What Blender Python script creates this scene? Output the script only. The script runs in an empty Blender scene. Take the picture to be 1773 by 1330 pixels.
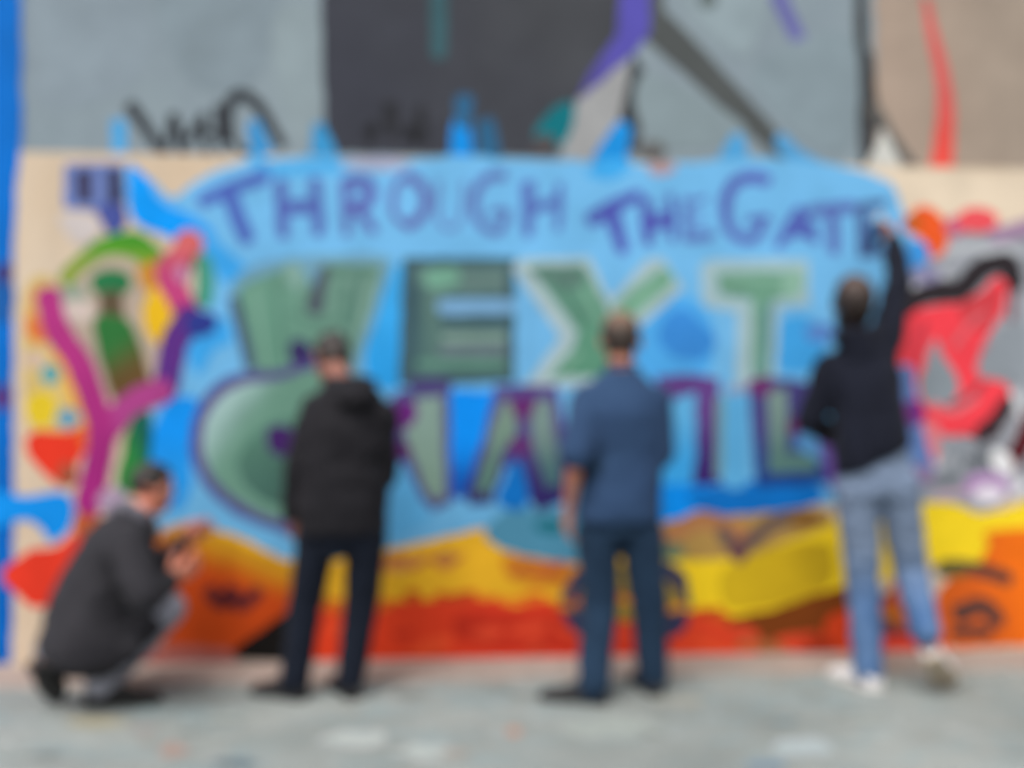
import bpy, math, random
from mathutils import Vector, Matrix, noise
V = Vector
random.seed(7)
SC = bpy.context.scene
COL = SC.collection

# ------------------------------------------------------------------ camera
FPX, CX, CY = 1700.0, 886.5, 665.0
CAM_H = 1.30
PITCH = math.atan(47.0 / FPX)
cd = bpy.data.cameras.new("camera")
cam = bpy.data.objects.new("camera", cd)
COL.objects.link(cam)
cam.location = (0, 0, CAM_H)
cam.rotation_euler = (math.pi / 2 + PITCH, 0, 0)
cd.sensor_width = 36.0
cd.lens = 36.0 * FPX / 1773.0
cd.clip_start, cd.clip_end = 0.05, 500
cd.dof.use_dof = True            # the photograph is soft all over: focused far in front of the scene
cd.dof.focus_distance = 0.30
cd.dof.aperture_fstop = 5.3
SC.camera = cam

# ------------------------------------------------------------------ sky, sun, exposure (overcast daylight)
world = bpy.data.worlds.new("World")
SC.world = world
world.use_nodes = True
nt = world.node_tree
nt.nodes.clear()
sky = nt.nodes.new("ShaderNodeTexSky")
sky.sky_type = 'NISHITA'
sky.sun_disc = False
SUN_EL, SUN_AZ = math.radians(58), math.radians(205)
sky.sun_elevation = SUN_EL
sky.sun_rotation = SUN_AZ
sky.air_density, sky.dust_density, sky.ozone_density = 1.0, 6.0, 1.0
hs = nt.nodes.new("ShaderNodeHueSaturation")
hs.inputs['Saturation'].default_value = 0.25
bg = nt.nodes.new("ShaderNodeBackground")
bg.inputs['Strength'].default_value = 0.13
wo = nt.nodes.new("ShaderNodeOutputWorld")
nt.links.new(sky.outputs[0], hs.inputs['Color'])
nt.links.new(hs.outputs[0], bg.inputs['Color'])
nt.links.new(bg.outputs[0], wo.inputs['Surface'])
sl = bpy.data.lights.new("sun", 'SUN')
sl.energy = 0.9
sl.angle = math.radians(25)
sl.color = (1.0, 0.965, 0.92)
sun = bpy.data.objects.new("sun", sl)
COL.objects.link(sun)
sd = V((math.sin(SUN_AZ) * math.cos(SUN_EL), math.cos(SUN_AZ) * math.cos(SUN_EL), math.sin(SUN_EL)))
sun.rotation_euler = sd.to_track_quat('Z', 'Y').to_euler()
sun.location = sd * 20
SC.view_settings.view_transform = 'Standard'
SC.view_settings.look = 'None'
SC.view_settings.exposure = 0.66
SC.view_settings.gamma = 1.0
SC.view_settings.use_curve_mapping = False

# ------------------------------------------------------------------ pixel -> place
def ray(px, py):
    x, y = (px - CX) / FPX, -(py - CY) / FPX
    c, s = math.cos(PITCH), math.sin(PITCH)
    return V((x, c - y * s, s + y * c))

def P(px, py, Y):                       # point at depth Y
    d = ray(px, py)
    return V((0, 0, CAM_H)) + d * (Y / d.y)

WY0, WK = 5.184, 0.0648                 # wall plane: Y = WY0 + WK * X
WN = math.sqrt(1 + WK * WK)
def W(px, py):                          # wall coordinates (along, up)
    d = ray(px, py)
    t = WY0 / (d.y - WK * d.x)
    p = d * t
    return ((p.x + (p.y - WY0) * WK) / WN, CAM_H + p.z)

def G(px, py):                          # point on the ground
    d = ray(px, py)
    t = -CAM_H / d.z
    return (d.x * t, d.y * t)

# ------------------------------------------------------------------ materials
KA = 0.80                               # photograph colour -> base colour
def lin(c):
    c = c / 255.0
    return c / 12.92 if c <= 0.04045 else ((c + 0.055) / 1.055) ** 2.4
def rgb(c, k=KA):
    return tuple(min(0.95, lin(v) * k) for v in c) + (1.0,)

def nodes(name):
    m = bpy.data.materials.new(name)
    m.use_nodes = True
    t = m.node_tree
    b = t.nodes["Principled BSDF"]
    return m, t, b

def nz(t, scale, detail=4, rough=0.55, vec=None, dist=0.0):
    n = t.nodes.new("ShaderNodeTexNoise")
    n.inputs['Scale'].default_value = scale
    n.inputs['Detail'].default_value = detail
    n.inputs['Roughness'].default_value = rough
    n.inputs['Distortion'].default_value = dist
    if vec is not None:
        t.links.new(vec, n.inputs['Vector'])
    return n

def mrange(t, src, a, b, c, d):
    r = t.nodes.new("ShaderNodeMapRange")
    for k, v in zip((1, 2, 3, 4), (a, b, c, d)):
        r.inputs[k].default_value = v
    t.links.new(src, r.inputs[0])
    return r

def mix(t, fac, a, b, mode='MIX'):
    n = t.nodes.new("ShaderNodeMix")
    n.data_type = 'RGBA'
    n.blend_type = mode
    for i, v in ((0, fac), (6, a), (7, b)):
        if hasattr(v, 'is_linked'):
            t.links.new(v, n.inputs[i])
        else:
            n.inputs[i].default_value = v
    return n.outputs[2]

def coords(t, scale=(1, 1, 1)):
    tc = t.nodes.new("ShaderNodeTexCoord")
    mp = t.nodes.new("ShaderNodeMapping")
    mp.inputs['Scale'].default_value = scale
    t.links.new(tc.outputs['Object'], mp.inputs['Vector'])
    return mp.outputs[0]

def bump(t, b, h, strength, dist):
    n = t.nodes.new("ShaderNodeBump")
    n.inputs['Strength'].default_value = strength
    n.inputs['Distance'].default_value = dist
    t.links.new(h, n.inputs['Height'])
    t.links.new(n.outputs[0], b.inputs['Normal'])

PM = {}
def paint(c, c2=None, p0=None, p1=None):
    """sprayed paint on render; optional second colour faded in along p0 -> p1 (wall coordinates)"""
    key = (c, c2, p0, p1)
    if key in PM:
        return PM[key]
    m, t, b = nodes("spray_paint")
    co = coords(t)
    base = rgb(c)
    if c2 is not None:
        a, e = V(W(*p0)), V(W(*p1))
        d = e - a
        L2 = d.length_squared
        dot = t.nodes.new("ShaderNodeVectorMath")
        dot.operation = 'DOT_PRODUCT'
        t.links.new(co, dot.inputs[0])
        dot.inputs[1].default_value = (d.x / L2, 0, d.y / L2)
        off = (a.x * d.x + a.y * d.y) / L2
        wob = nz(t, 2.5, 3, vec=co)
        ad = t.nodes.new("ShaderNodeMath")
        ad.operation = 'MULTIPLY_ADD'
        t.links.new(wob.outputs[0], ad.inputs[0])
        ad.inputs[1].default_value = 0.5
        t.links.new(dot.outputs['Value'], ad.inputs[2])
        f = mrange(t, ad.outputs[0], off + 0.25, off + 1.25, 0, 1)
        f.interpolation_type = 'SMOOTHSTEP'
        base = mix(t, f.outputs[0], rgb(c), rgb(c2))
    mott = nz(t, 4.0, 6, 0.6, co)
    mr = mrange(t, mott.outputs[0], 0.3, 0.7, 0.86, 1.1)
    col = mix(t, 1.0, base, mr.outputs[0], 'MULTIPLY')
    fine = nz(t, 95, 3, 0.6, co)
    fr = mrange(t, fine.outputs[0], 0.35, 0.7, 0.93, 1.04)
    col = mix(t, 1.0, col, fr.outputs[0], 'MULTIPLY')
    pit = nz(t, 38, 5, 0.7, co)
    pr = mrange(t, pit.outputs[0], 0.72, 0.76, 0.0, 0.35)
    col = mix(t, pr.outputs[0], col, rgb((176, 160, 142)))
    t.links.new(col, b.inputs['Base Color'])
    b.inputs['Roughness'].default_value = 0.75
    b.inputs['Specular IOR Level'].default_value = 0.12
    bump(t, b, pit.outputs[0], 0.35, 0.004)
    PM[key] = m
    return m

def plaster(c1, c2, streak=0.0):
    m, t, b = nodes("wall_render")
    co = coords(t)
    n1 = nz(t, 1.3, 6, 0.6, co)
    f = mrange(t, n1.outputs[0], 0.35, 0.68, 0, 1)
    col = mix(t, f.outputs[0], rgb(c1), rgb(c2))
    st = nz(t, 1.0, 5, 0.6, coords(t, (9, 1, 0.35)))
    sr = mrange(t, st.outputs[0], 0.3, 0.72, 1 - 0.35 * streak, 1 + 0.2 * streak)
    col = mix(t, 1.0, col, sr.outputs[0], 'MULTIPLY')
    n2 = nz(t, 40, 5, 0.7, co)
    r2 = mrange(t, n2.outputs[0], 0.3, 0.7, 0.9, 1.05)
    col = mix(t, 1.0, col, r2.outputs[0], 'MULTIPLY')
    t.links.new(col, b.inputs['Base Color'])
    b.inputs['Roughness'].default_value = 0.85
    b.inputs['Specular IOR Level'].default_value = 0.2
    bump(t, b, n2.outputs[0], 0.5, 0.006)
    return m

def cloth(name, c, c2=None, weave=420, rough=0.9, fade=0.25, sheen=0.03, worn=None):
    m, t, b = nodes(name)
    co = coords(t)
    n1 = nz(t, 5.5, 5, 0.6, co)
    f = mrange(t, n1.outputs[0], 0.3, 0.72, 0, 1)
    c2 = c2 or tuple(v * (1 + fade) for v in c)
    col = mix(t, f.outputs[0], rgb(c, 1.0), rgb(c2, 1.0))
    if worn:
        sp = t.nodes.new("ShaderNodeSeparateXYZ")
        t.links.new(co, sp.inputs[0])
        wz = mrange(t, sp.outputs[2], worn[0], worn[1], 0, 0.75)
        col = mix(t, wz.outputs[0], col, rgb(worn[2], 1.0))
    n2 = nz(t, weave, 2, 0.5, co)
    r2 = mrange(t, n2.outputs[0], 0.3, 0.7, 0.82, 1.15)
    col = mix(t, 1.0, col, r2.outputs[0], 'MULTIPLY')
    t.links.new(col, b.inputs['Base Color'])
    b.inputs['Roughness'].default_value = rough
    b.inputs['Specular IOR Level'].default_value = 0.12
    b.inputs['Sheen Weight'].default_value = sheen
    n3 = nz(t, 26, 4, 0.6, co, 0.6)
    bump(t, b, n3.outputs[0], 0.35, 0.006)
    return m

def plain(name, c, rough=0.5, noisy=0.1, scale=60, k=1.0, spec=0.4):
    m, t, b = nodes(name)
    co = coords(t)
    n = nz(t, scale, 4, 0.6, co)
    r = mrange(t, n.outputs[0], 0.3, 0.7, 1 - noisy, 1 + noisy)
    col = mix(t, 1.0, rgb(c, k), r.outputs[0], 'MULTIPLY')
    t.links.new(col, b.inputs['Base Color'])
    b.inputs['Roughness'].default_value = rough
    b.inputs['Specular IOR Level'].default_value = spec
    bump(t, b, n.outputs[0], 0.15, 0.002)
    return m

def skin(c):
    m, t, b = nodes("skin")
    co = coords(t)
    n = nz(t, 14, 4, 0.6, co)
    r = mrange(t, n.outputs[0], 0.3, 0.7, 0, 1)
    col = mix(t, r.outputs[0], rgb(c, 1.0), rgb((c[0], c[1] * 0.88, c[2] * 0.84), 1.0))
    t.links.new(col, b.inputs['Base Color'])
    b.inputs['Roughness'].default_value = 0.5
    b.inputs['Subsurface Weight'].default_value = 0.12
    b.inputs['Subsurface Radius'].default_value = (0.012, 0.005, 0.003)
    n2 = nz(t, 220, 3, 0.6, co)
    bump(t, b, n2.outputs[0], 0.2, 0.001)
    return m

def hairmat(c, c2, crown=None):
    m, t, b = nodes("hair")
    co = coords(t, (160, 160, 22))
    n = nz(t, 1.0, 4, 0.65, co)
    r = mrange(t, n.outputs[0], 0.32, 0.7, 0, 1)
    col = mix(t, r.outputs[0], rgb(c, 1.0), rgb(c2, 1.0))
    if crown:
        g = t.nodes.new("ShaderNodeTexCoord")
        sp = t.nodes.new("ShaderNodeSeparateXYZ")
        t.links.new(g.outputs['Object'], sp.inputs[0])
        cz = mrange(t, sp.outputs[2], crown[0], crown[1], 0, 0.9)
        col = mix(t, cz.outputs[0], col, rgb(crown[2], 1.0))
    t.links.new(col, b.inputs['Base Color'])
    b.inputs['Roughness'].default_value = 0.55
    bump(t, b, n.outputs[0], 0.6, 0.004)
    return m

# ------------------------------------------------------------------ object helpers
def tag(o, label=None, cat=None, group=None, kind=None):
    if label: o['label'] = label
    if cat: o['category'] = cat
    if group: o['group'] = group
    if kind: o['kind'] = kind
    return o

def link(name, me, mat=None, parent=None):
    o = bpy.data.objects.new(name, me)
    COL.objects.link(o)
    if mat is not None:
        me.materials.append(mat)
    if parent is not None:
        o.parent = parent
    return o

def mesh(verts, faces, smooth=False):
    me = bpy.data.meshes.new("m")
    me.from_pydata([tuple(v) for v in verts], [], faces)
    me.update()
    if smooth:
        me.polygons.foreach_set("use_smooth", [True] * len(me.polygons))
    return me

def box(x0, x1, y0, y1, z0, z1):
    v = [(x, y, z) for x in (x0, x1) for y in (y0, y1) for z in (z0, z1)]
    f = [(0, 1, 3, 2), (4, 6, 7, 5), (0, 4, 5, 1), (2, 3, 7, 6), (0, 2, 6, 4), (1, 5, 7, 3)]
    return v, f

# ------------------------------------------------------------------ ground
def ground_mat():
    m, t, b = nodes("worn_asphalt")
    co = coords(t)
    n1 = nz(t, 0.9, 6, 0.62, co, 0.4)
    f1 = mrange(t, n1.outputs[0], 0.36, 0.66, 0, 1)
    col = mix(t, f1.outputs[0], rgb((132, 138, 135)), rgb((162, 167, 163)))
    n2 = nz(t, 2.6, 6, 0.65, coords(t, (1, 1.8, 1)), 0.8)
    f2 = mrange(t, n2.outputs[0], 0.50, 0.64, 0, 0.5)
    col = mix(t, f2.outputs[0], col, rgb((134, 160, 166)))
    n3 = nz(t, 5.2, 5, 0.7, co, 0.5)
    f3 = mrange(t, n3.outputs[0], 0.56, 0.70, 0, 0.5)
    col = mix(t, f3.outputs[0], col, rgb((192, 196, 194)))
    n5 = nz(t, 6.5, 5, 0.7, coords(t, (1.3, 1, 1)), 0.2)
    f5 = mrange(t, n5.outputs[0], 0.62, 0.72, 0, 0.35)
    col = mix(t, f5.outputs[0], col, rgb((176, 138, 120)))
    n4 = nz(t, 140, 4, 0.7, co)
    f4 = mrange(t, n4.outputs[0], 0.3, 0.72, 0.62, 1.25)
    col = mix(t, 1.0, col, f4.outputs[0], 'MULTIPLY')
    t.links.new(col, b.inputs['Base Color'])
    b.inputs['Roughness'].default_value = 0.85
    b.inputs['Specular IOR Level'].default_value = 0.25
    bump(t, b, n4.outputs[0], 0.6, 0.004)
    return m

pv = link("pavement", mesh([(-60, -60, 0), (60, -60, 0), (60, 60, 0), (-60, 60, 0)], [(0, 1, 2, 3)]), ground_mat())
tag(pv, kind='structure')

wall_rot = math.atan(WK)
ks_v, ks_f = [], []
NS = 260
for i in range(NS + 1):
    u = -8 + 16 * i / NS
    w = 0.40 + 0.05 * noise.noise(V((u * 1.7, 3.3, 0))) + 0.03 * noise.noise(V((u * 9, 1.3, 0)))
    ks_v += [(u, -w, -0.02), (u, -w + 0.012, 0.009), (u, 0.0, 0.010)]
for i in range(NS):
    a = 3 * i
    ks_f += [(a, a + 3, a + 4, a + 1), (a + 1, a + 4, a + 5, a + 2)]
ks = link("kerb_strip", mesh(ks_v, ks_f), plaster((178, 158, 147), (158, 148, 140), 0.3))
ks.location = (0, WY0, 0)
ks.rotation_euler = (0, 0, wall_rot)
tag(ks, kind='structure')

# ------------------------------------------------------------------ walls
SEAM = 2.635
v, f = box(-8, 8, 0, 0.35, -0.1, SEAM)
gw = link("graffiti_wall", mesh(v, f), plaster((214, 190, 163), (222, 204, 182), 0.25))
gw.location = (0, WY0, 0)
gw.rotation_euler = (0, 0, wall_rot)
tag(gw, "low cream wall covered in NEXT graffiti behind the four men", "wall", kind="thing")
v, f = box(-8, 8, 0.006, 0.35, SEAM + 0.002, 5.2)
uw = link("upper_wall", mesh(v, f), plaster((136, 150, 160), (146, 161, 168), 0.14))
uw.location = (0, WY0, 0)
uw.rotation_euler = (0, 0, wall_rot)
tag(uw, "tall grey painted wall rising above the cream graffiti band", "wall", kind="thing")
LAYERS = {id(gw): [], id(uw): []}
UW_BASE = {id(gw): 0.0015, id(uw): -0.0045}

def catmull(pts, closed=True, step=6.0):
    n = len(pts)
    out = []
    rng = range(n) if closed else range(n - 1)
    for i in rng:
        if closed:
            a, b, c, d = (V(pts[(i + k) % n]) for k in (-1, 0, 1, 2))
        else:
            a, b, c, d = (V(pts[min(max(i + k, 0), n - 1)]) for k in (-1, 0, 1, 2))
        m = max(2, int((c - b).length / step))
        for j in range(m):
            t = j / m
            out.append(0.5 * ((2 * b) + (c - a) * t + (2 * a - 5 * b + 4 * c - d) * t * t + (3 * b - a - 3 * c + d) * t ** 3))
    if not closed:
        out.append(V(pts[-1]))
    return out

def straight(pts, step=7.0):
    out = []
    n = len(pts)
    for i in range(n):
        b, c = V(pts[i]), V(pts[(i + 1) % n])
        m = max(1, int((c - b).length / step))
        for j in range(m):
            out.append(b.lerp(c, j / m))
    return out

def wob(pts, amp):
    return [p + V((noise.noise(V((p.x * .045, p.y * .045, 1.7))), noise.noise(V((p.x * .045, p.y * .045, 9.1))))) * amp for p in pts]

def ribbon(pts, w0, w1=None):
    """outline of a brush or spray stroke with round ends"""
    w1 = w0 if w1 is None else w1
    c = catmull([V(p) for p in pts], False, 7.0) if len(pts) > 2 else [V(pts[0]).lerp(V(pts[1]), k / 8) for k in range(9)]
    n = len(c)
    L, R = [], []
    for i, p in enumerate(c):
        t = (c[min(i + 1, n - 1)] - c[max(i - 1, 0)]).normalized()
        nn = V((-t.y, t.x))
        w = (w0 + (w1 - w0) * i / (n - 1)) / 2
        L.append(p + nn * w)
        R.append(p - nn * w)
    t1 = (c[-1] - c[-2]).normalized()
    t0 = (c[0] - c[1]).normalized()
    def cap(p, t, w):
        nn = V((-t.y, t.x))
        return [p + nn * (w * math.cos(a)) + t * (w * math.sin(a) * 0.8) for a in (math.pi * k / 6 for k in range(1, 6))]
    return L + cap(c[-1], t1, w1 / 2) + R[::-1] + cap(c[0], t0, w0 / 2)

def put(name, polys, mat, wall=gw, label=None, amp=3.0):
    """flat coat of paint lying on the wall, each new coat over the older ones it crosses"""
    polys = [wob(p, amp) for p in polys]
    xs = [p.x for q in polys for p in q]
    ys = [p.y for q in polys for p in q]
    bb = (min(xs), min(ys), max(xs), max(ys))
    lv = 0
    for (o, l) in LAYERS[id(wall)]:
        if not (o[0] > bb[2] or o[2] < bb[0] or o[1] > bb[3] or o[3] < bb[1]):
            lv = max(lv, l + 1)
    LAYERS[id(wall)].append((bb, lv))
    vs, fs = [], []
    for k, q in enumerate(polys):
        y = -(UW_BASE[id(wall)] + lv * 0.0003 + k * 0.00006)
        s = len(vs)
        for p in q:
            u, z = W(p.x, p.y)
            vs.append((u, y, z))
        idx = list(range(s, s + len(q)))
        area = sum(vs[idx[i]][0] * vs[idx[(i + 1) % len(idx)]][2] - vs[idx[(i + 1) % len(idx)]][0] * vs[idx[i]][2] for i in range(len(idx)))
        fs.append(idx if area > 0 else idx[::-1])
    o = link(name, mesh(vs, fs), mat, wall)
    if label:
        o['label'] = label
    return o

def blob(pts, c, wall=gw, name="painted_patch", label=None, c2=None, p0=None, p1=None, amp=3.0):
    return put(name, [catmull(pts)], paint(c, c2, p0, p1), wall, label, amp)
def poly(pts, c, wall=gw, name="painted_patch", label=None, c2=None, p0=None, p1=None, amp=3.0):
    return put(name, [straight(pts)], paint(c, c2, p0, p1), wall, label, amp)
def ell(x, y, rx, ry, c, wall=gw, name="painted_patch", rot=0.0, label=None):
    ca, sa = math.cos(rot), math.sin(rot)
    return put(name, [[V((x + rx * math.cos(a) * ca - ry * math.sin(a) * sa, y + rx * math.cos(a) * sa + ry * math.sin(a) * ca))
                       for a in (2 * math.pi * k / 28 for k in range(28))]], paint(c), wall, label)
def strokes(lst, c, wall=gw, name="painted_letter", label=None, c2=None, p0=None, p1=None, amp=2.0):
    """lst of (points, width[, end width])"""
    return put(name, [ribbon(*s) for s in lst], paint(c, c2, p0, p1), wall, label, amp)

# ------------------------------------------------------------------ upper wall: big faded mural
DK = (62, 64, 74)
poly([(1512, -260), (2600, -260), (2600, 330), (1773, 302), (1600, 290), (1518, 288)], (172, 153, 138), uw, "painted_panel", c2=(165, 150, 136), p0=(1520, 100), p1=(1773, 100))
poly([(552, -260), (1190, -260), (1130, -20), (1085, 60), (1035, 125), (1000, 170), (985, 215), (965, 272), (760, 268), (562, 265)], DK, uw, "painted_panel", c2=(72, 74, 79), p0=(600, 250), p1=(1050, 0))
poly([(1002, 172), (1040, 142), (1092, 100), (1080, 190), (1050, 245), (1015, 275), (975, 272), (988, 215)], (162, 163, 164), uw, "painted_patch")
poly([(1100, 92), (1116, 130), (1112, 200), (1105, 262), (1056, 268), (1072, 205), (1088, 140)], (58, 62, 66), uw, "painted_patch")
strokes([([(1128, 38), (1200, 105), (1290, 195), (1352, 258)], 62, 34)], (84, 88, 88), uw, "painted_line")
strokes([([(1105, -240), (1118, -90), (1130, 40)], 60, 40)], (84, 88, 88), uw, "painted_line")
poly([(1075, -60), (1128, -60), (1124, 60), (1098, 92), (1040, 142), (998, 172), (1030, 112), (1068, 58)], (92, 86, 180), uw, "painted_line", c2=(84, 76, 150), p0=(1100, 60), p1=(1010, 160))
strokes([([(1330, -60), (1358, 15), (1400, 98)], 28, 24)], (108, 108, 170), uw, "painted_line")
strokes([([(758, -60), (760, 40), (760, 92)], 32, 26)], (60, 98, 106), uw, "painted_drip")
blob([(925, 228), (958, 188), (993, 178), (988, 228), (962, 256), (935, 248)], (8, 116, 128), uw, "painted_patch")
blob([(930, 235), (955, 236), (962, 260), (925, 262)], (84, 78, 80), uw, "painted_patch")
strokes([([(1490, -60), (1492, 60), (1498, 160), (1505, 285)], 18, 30)], (66, 66, 68), uw, "painted_line")
strokes([([(1494, 95), (1502, 170), (1508, 215)], 34, 34)], (62, 62, 64), uw, "painted_line")
strokes([([(1512, 185), (1545, 238), (1582, 292)], 22, 18)], (98, 96, 93), uw, "painted_line")
poly([(1530, 222), (1566, 296), (1496, 296)], (212, 212, 206), uw, "painted_patch")
strokes([([(1604, 0), (1618, 70), (1634, 140), (1638, 200), (1630, 296)], 14, 40)], (218, 96, 94), uw, "painted_drip", label="long red drip running down the beige panel",
        c2=(240, 84, 74), p0=(1620, 120), p1=(1630, 300))
for (q, c) in (([(60, -40), (230, -60), (250, 120), (120, 190), (50, 150)], (141, 155, 165)), ([(270, -40), (470, -60), (450, 130), (330, 140)], (134, 149, 158)), ([(470, 40), (548, 20), (550, 230), (500, 220)], (145, 160, 166)),
               ([(1180, -40), (1330, -60), (1300, 90), (1230, 60)], (147, 163, 170)), ([(1300, 120), (1470, 60), (1480, 240), (1400, 250)], (137, 153, 161)), ([(1110, 130), (1240, 180), (1290, 240), (1130, 250)], (138, 154, 160))):
    blob(q, c, uw, "roller_mark")
strokes([([(226, 184), (246, 212), (268, 246), (284, 262)], 24, 18), ([(284, 262), (292, 226), (298, 202)], 13, 13), ([(300, 202), (310, 240), (322, 278)], 20, 14), ([(322, 244), (338, 222), (352, 200)], 16, 14),
         ([(350, 200), (352, 232), (356, 268)], 16, 12), ([(376, 184), (378, 222), (384, 262)], 14, 12), ([(396, 238), (394, 190), (414, 163), (446, 182), (470, 220), (487, 250)], 24, 18), ([(352, 236), (378, 226)], 12, 12), ([(400, 235), (412, 258), (432, 264)], 13, 10)],
        (58, 62, 68), uw, "painted_tag", label="dark scrawled tag on the grey wall")
strokes([([(676, 185), (678, 232)], 28, 22), ([(636, 225), (652, 215), (640, 250)], 14, 14), ([(728, 190), (735, 245)], 20, 14), ([(700, 240), (712, 215), (722, 250)], 12, 12)], (46, 47, 52), uw, "painted_tag")
strokes([([(205, 215), (206, 262)], 26, 26)], (78, 168, 226), uw, "painted_drip")
strokes([([(798, 215), (798, 275)], 30, 44)], (10, 146, 234), uw, "painted_drip")
strokes([([(804, 175), (802, 212)], 34, 26)], (46, 100, 140), uw, "painted_drip")
strokes([([(842, 215), (848, 270)], 30, 40)], (44, 98, 136), uw, "painted_drip")
strokes([([(440, 215), (452, 262)], 24, 40)], (60, 150, 212), uw, "painted_drip")
strokes([([(552, 222), (562, 275)], 24, 50)], (58, 150, 206), uw, "painted_drip")
strokes([([(1078, 222), (1055, 280)], 30, 60)], (24, 146, 226), uw, "painted_drip")
strokes([([(1276, 240), (1270, 285)], 26, 60)], (82, 166, 222), uw, "painted_drip")
strokes([([(1352, 242), (1378, 272), (1410, 295)], 26, 40)], (84, 160, 212), uw, "painted_drip")
ell(1128, 262, 26, 18, (104, 104, 104), uw)
ell(1226, -2, 16, 18, (100, 112, 112), uw)

# ------------------------------------------------------------------ lower wall: the graffiti piece
SKY = (116, 187, 236)
BR = (0, 158, 255)
# cool grey piece on the right
poly([(1480, 290), (1773, 301), (2300, 320), (2300, 420), (1480, 420)], (232, 214, 190), label="clean cream patch above the right hand piece")
blob([(1592, 470), (1630, 418), (1700, 400), (1790, 395), (2300, 395), (2300, 870), (1790, 862), (1720, 885), (1600, 885), (1560, 800), (1550, 640), (1560, 520)],
     (160, 164, 172), label="cool grey fill of the right hand piece")
# left strip of saturated blue
poly([(-700, -260), (34, -260), (38, 240), (30, 300), (24, 420), (24, 1000), (20, 1148), (-700, 1190)], (2, 112, 206), uw if False else gw, "painted_strip", label="bright blue painted strip at the left end", c2=(0, 100, 190), p0=(10, 500), p1=(10, 1140))
ell(8, 473, 18, 20, (66, 62, 122))
blob([(-30, 490), (22, 495), (24, 540), (10, 560), (-30, 555)], (26, 92, 166))
ell(4, 688, 15, 24, (92, 52, 122))
# yellow / red / orange bottom band
poly([(520, 1025), (700, 1030), (980, 1030), (1200, 1050), (1500, 1040), (1640, 1080), (1640, 1150), (1500, 1150), (520, 1150)], (232, 68, 34), label="red band along the foot of the wall",
     c2=(220, 60, 34), p0=(600, 1080), p1=(900, 1100))
blob([(800, 1060), (900, 1062), (990, 1075), (1000, 1125), (930, 1128), (850, 1120), (790, 1100)], (194, 48, 28))
poly([(340, 895), (430, 935), (520, 962), (640, 958), (700, 945), (840, 912), (900, 948), (1000, 965), (1170, 955), (1260, 965), (1340, 925), (1470, 895), (1600, 878), (1650, 870), (1690, 888), (1730, 885), (1790, 862), (2300, 862),
      (2300, 985), (1690, 985), (1600, 975), (1480, 1030), (1380, 1055), (1270, 1068), (1190, 1062), (1000, 1040), (850, 1035), (700, 1040), (560, 1045), (480, 1010), (400, 960)], (236, 180, 40),
     label="golden yellow band above the red", c2=(252, 214, 36), p0=(1000, 980), p1=(1200, 980))
blob([(1250, 990), (1310, 955), (1430, 940), (1440, 1000), (1400, 1035), (1280, 1058), (1250, 1040)], (214, 180, 30), c2=(202, 168, 28), p0=(1260, 1000), p1=(1430, 980))
blob([(655, 965), (700, 960), (740, 972), (700, 990), (660, 985)], (206, 142, 76))
ell(772, 968, 20, 14, (190, 128, 66))
blob([(875, 960), (940, 972), (1000, 980), (1000, 1015), (930, 1018), (880, 998)], (208, 130, 36))
ell(950, 985, 28, 12, (204, 106, 46))
blob([(1590, 880), (1640, 872), (1690, 895), (1740, 888), (1790, 868), (1800, 905), (1720, 935), (1690, 968), (1610, 972)], (254, 220, 38))
blob([(1640, 1005), (1690, 985), (1712, 945), (1760, 915), (2300, 900), (2300, 1115), (1780, 1118), (1640, 1118), (1615, 1060)], (222, 100, 30), c2=(246, 116, 22), p0=(1680, 1040), p1=(1775, 1020))
strokes([([(1650, 980), (1690, 985), (1745, 1002)], 26, 22), ([(1660, 1062), (1700, 1050), (1730, 1075)], 34, 26), ([(1650, 1095), (1710, 1092)], 20, 24)], (92, 62, 56), name="painted_tag", label="dark scrawl on the orange at far right")
ell(1648, 985, 30, 16, (104, 96, 52))
blob([(1510, 1040), (1600, 1020), (1630, 1090), (1600, 1120), (1510, 1110)], (112, 62, 66))
ell(1562, 1040, 24, 46, (190, 86, 40))
blob([(1500, 1110), (1560, 1100), (1610, 1115), (1620, 1152), (1500, 1155)], (226, 68, 46))
# brown under the yellow
blob([(1262, 1075), (1340, 1055), (1420, 1028), (1480, 1015), (1482, 1070), (1440, 1090), (1380, 1112), (1300, 1112)], (124, 62, 18))
blob([(1430, 1075), (1480, 1060), (1486, 1140), (1440, 1140)], (222, 70, 30))
blob([(1170, 1075), (1220, 1052), (1258, 1075), (1280, 1130), (1190, 1140), (1160, 1120)], (232, 72, 40))
blob([(1280, 1110), (1340, 1112), (1380, 1142), (1290, 1146)], (172, 104, 62))
blob([(1380, 1105), (1440, 1108), (1440, 1145), (1390, 1142)], (170, 52, 24))
# light blue cloud
blob([(222, 286), (262, 312), (300, 342), (345, 312), (400, 288), (450, 276), (560, 272), (700, 276), (800, 270), (900, 277), (1000, 278), (1100, 284), (1200, 281), (1300, 274), (1400, 280), (1480, 294),
      (1540, 318), (1562, 362), (1585, 420), (1600, 480), (1592, 600), (1592, 760), (1600, 830), (1560, 880), (1440, 872), (1300, 884), (1200, 892), (1130, 920), (1010, 962), (900, 946), (842, 916), (760, 932),
      (680, 948), (600, 968), (500, 970), (430, 936), (350, 912), (300, 920), (250, 900), (238, 790), (256, 725), (290, 660), (322, 590), (345, 545), (345, 480), (358, 440), (330, 415), (270, 395), (225, 368)],
     SKY, label="pale sky blue background of the NEXT piece", c2=(106, 176, 222), p0=(900, 500), p1=(900, 940))
blob([(226, 292), (252, 305), (280, 348), (340, 378), (372, 410), (362, 440), (325, 424), (275, 404), (230, 378)], BR, label="bright blue patch beside the dark tag")
blob([(345, 395), (385, 425), (430, 462), (455, 452), (410, 500), (372, 470), (350, 440)], (60, 166, 238))
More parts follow.
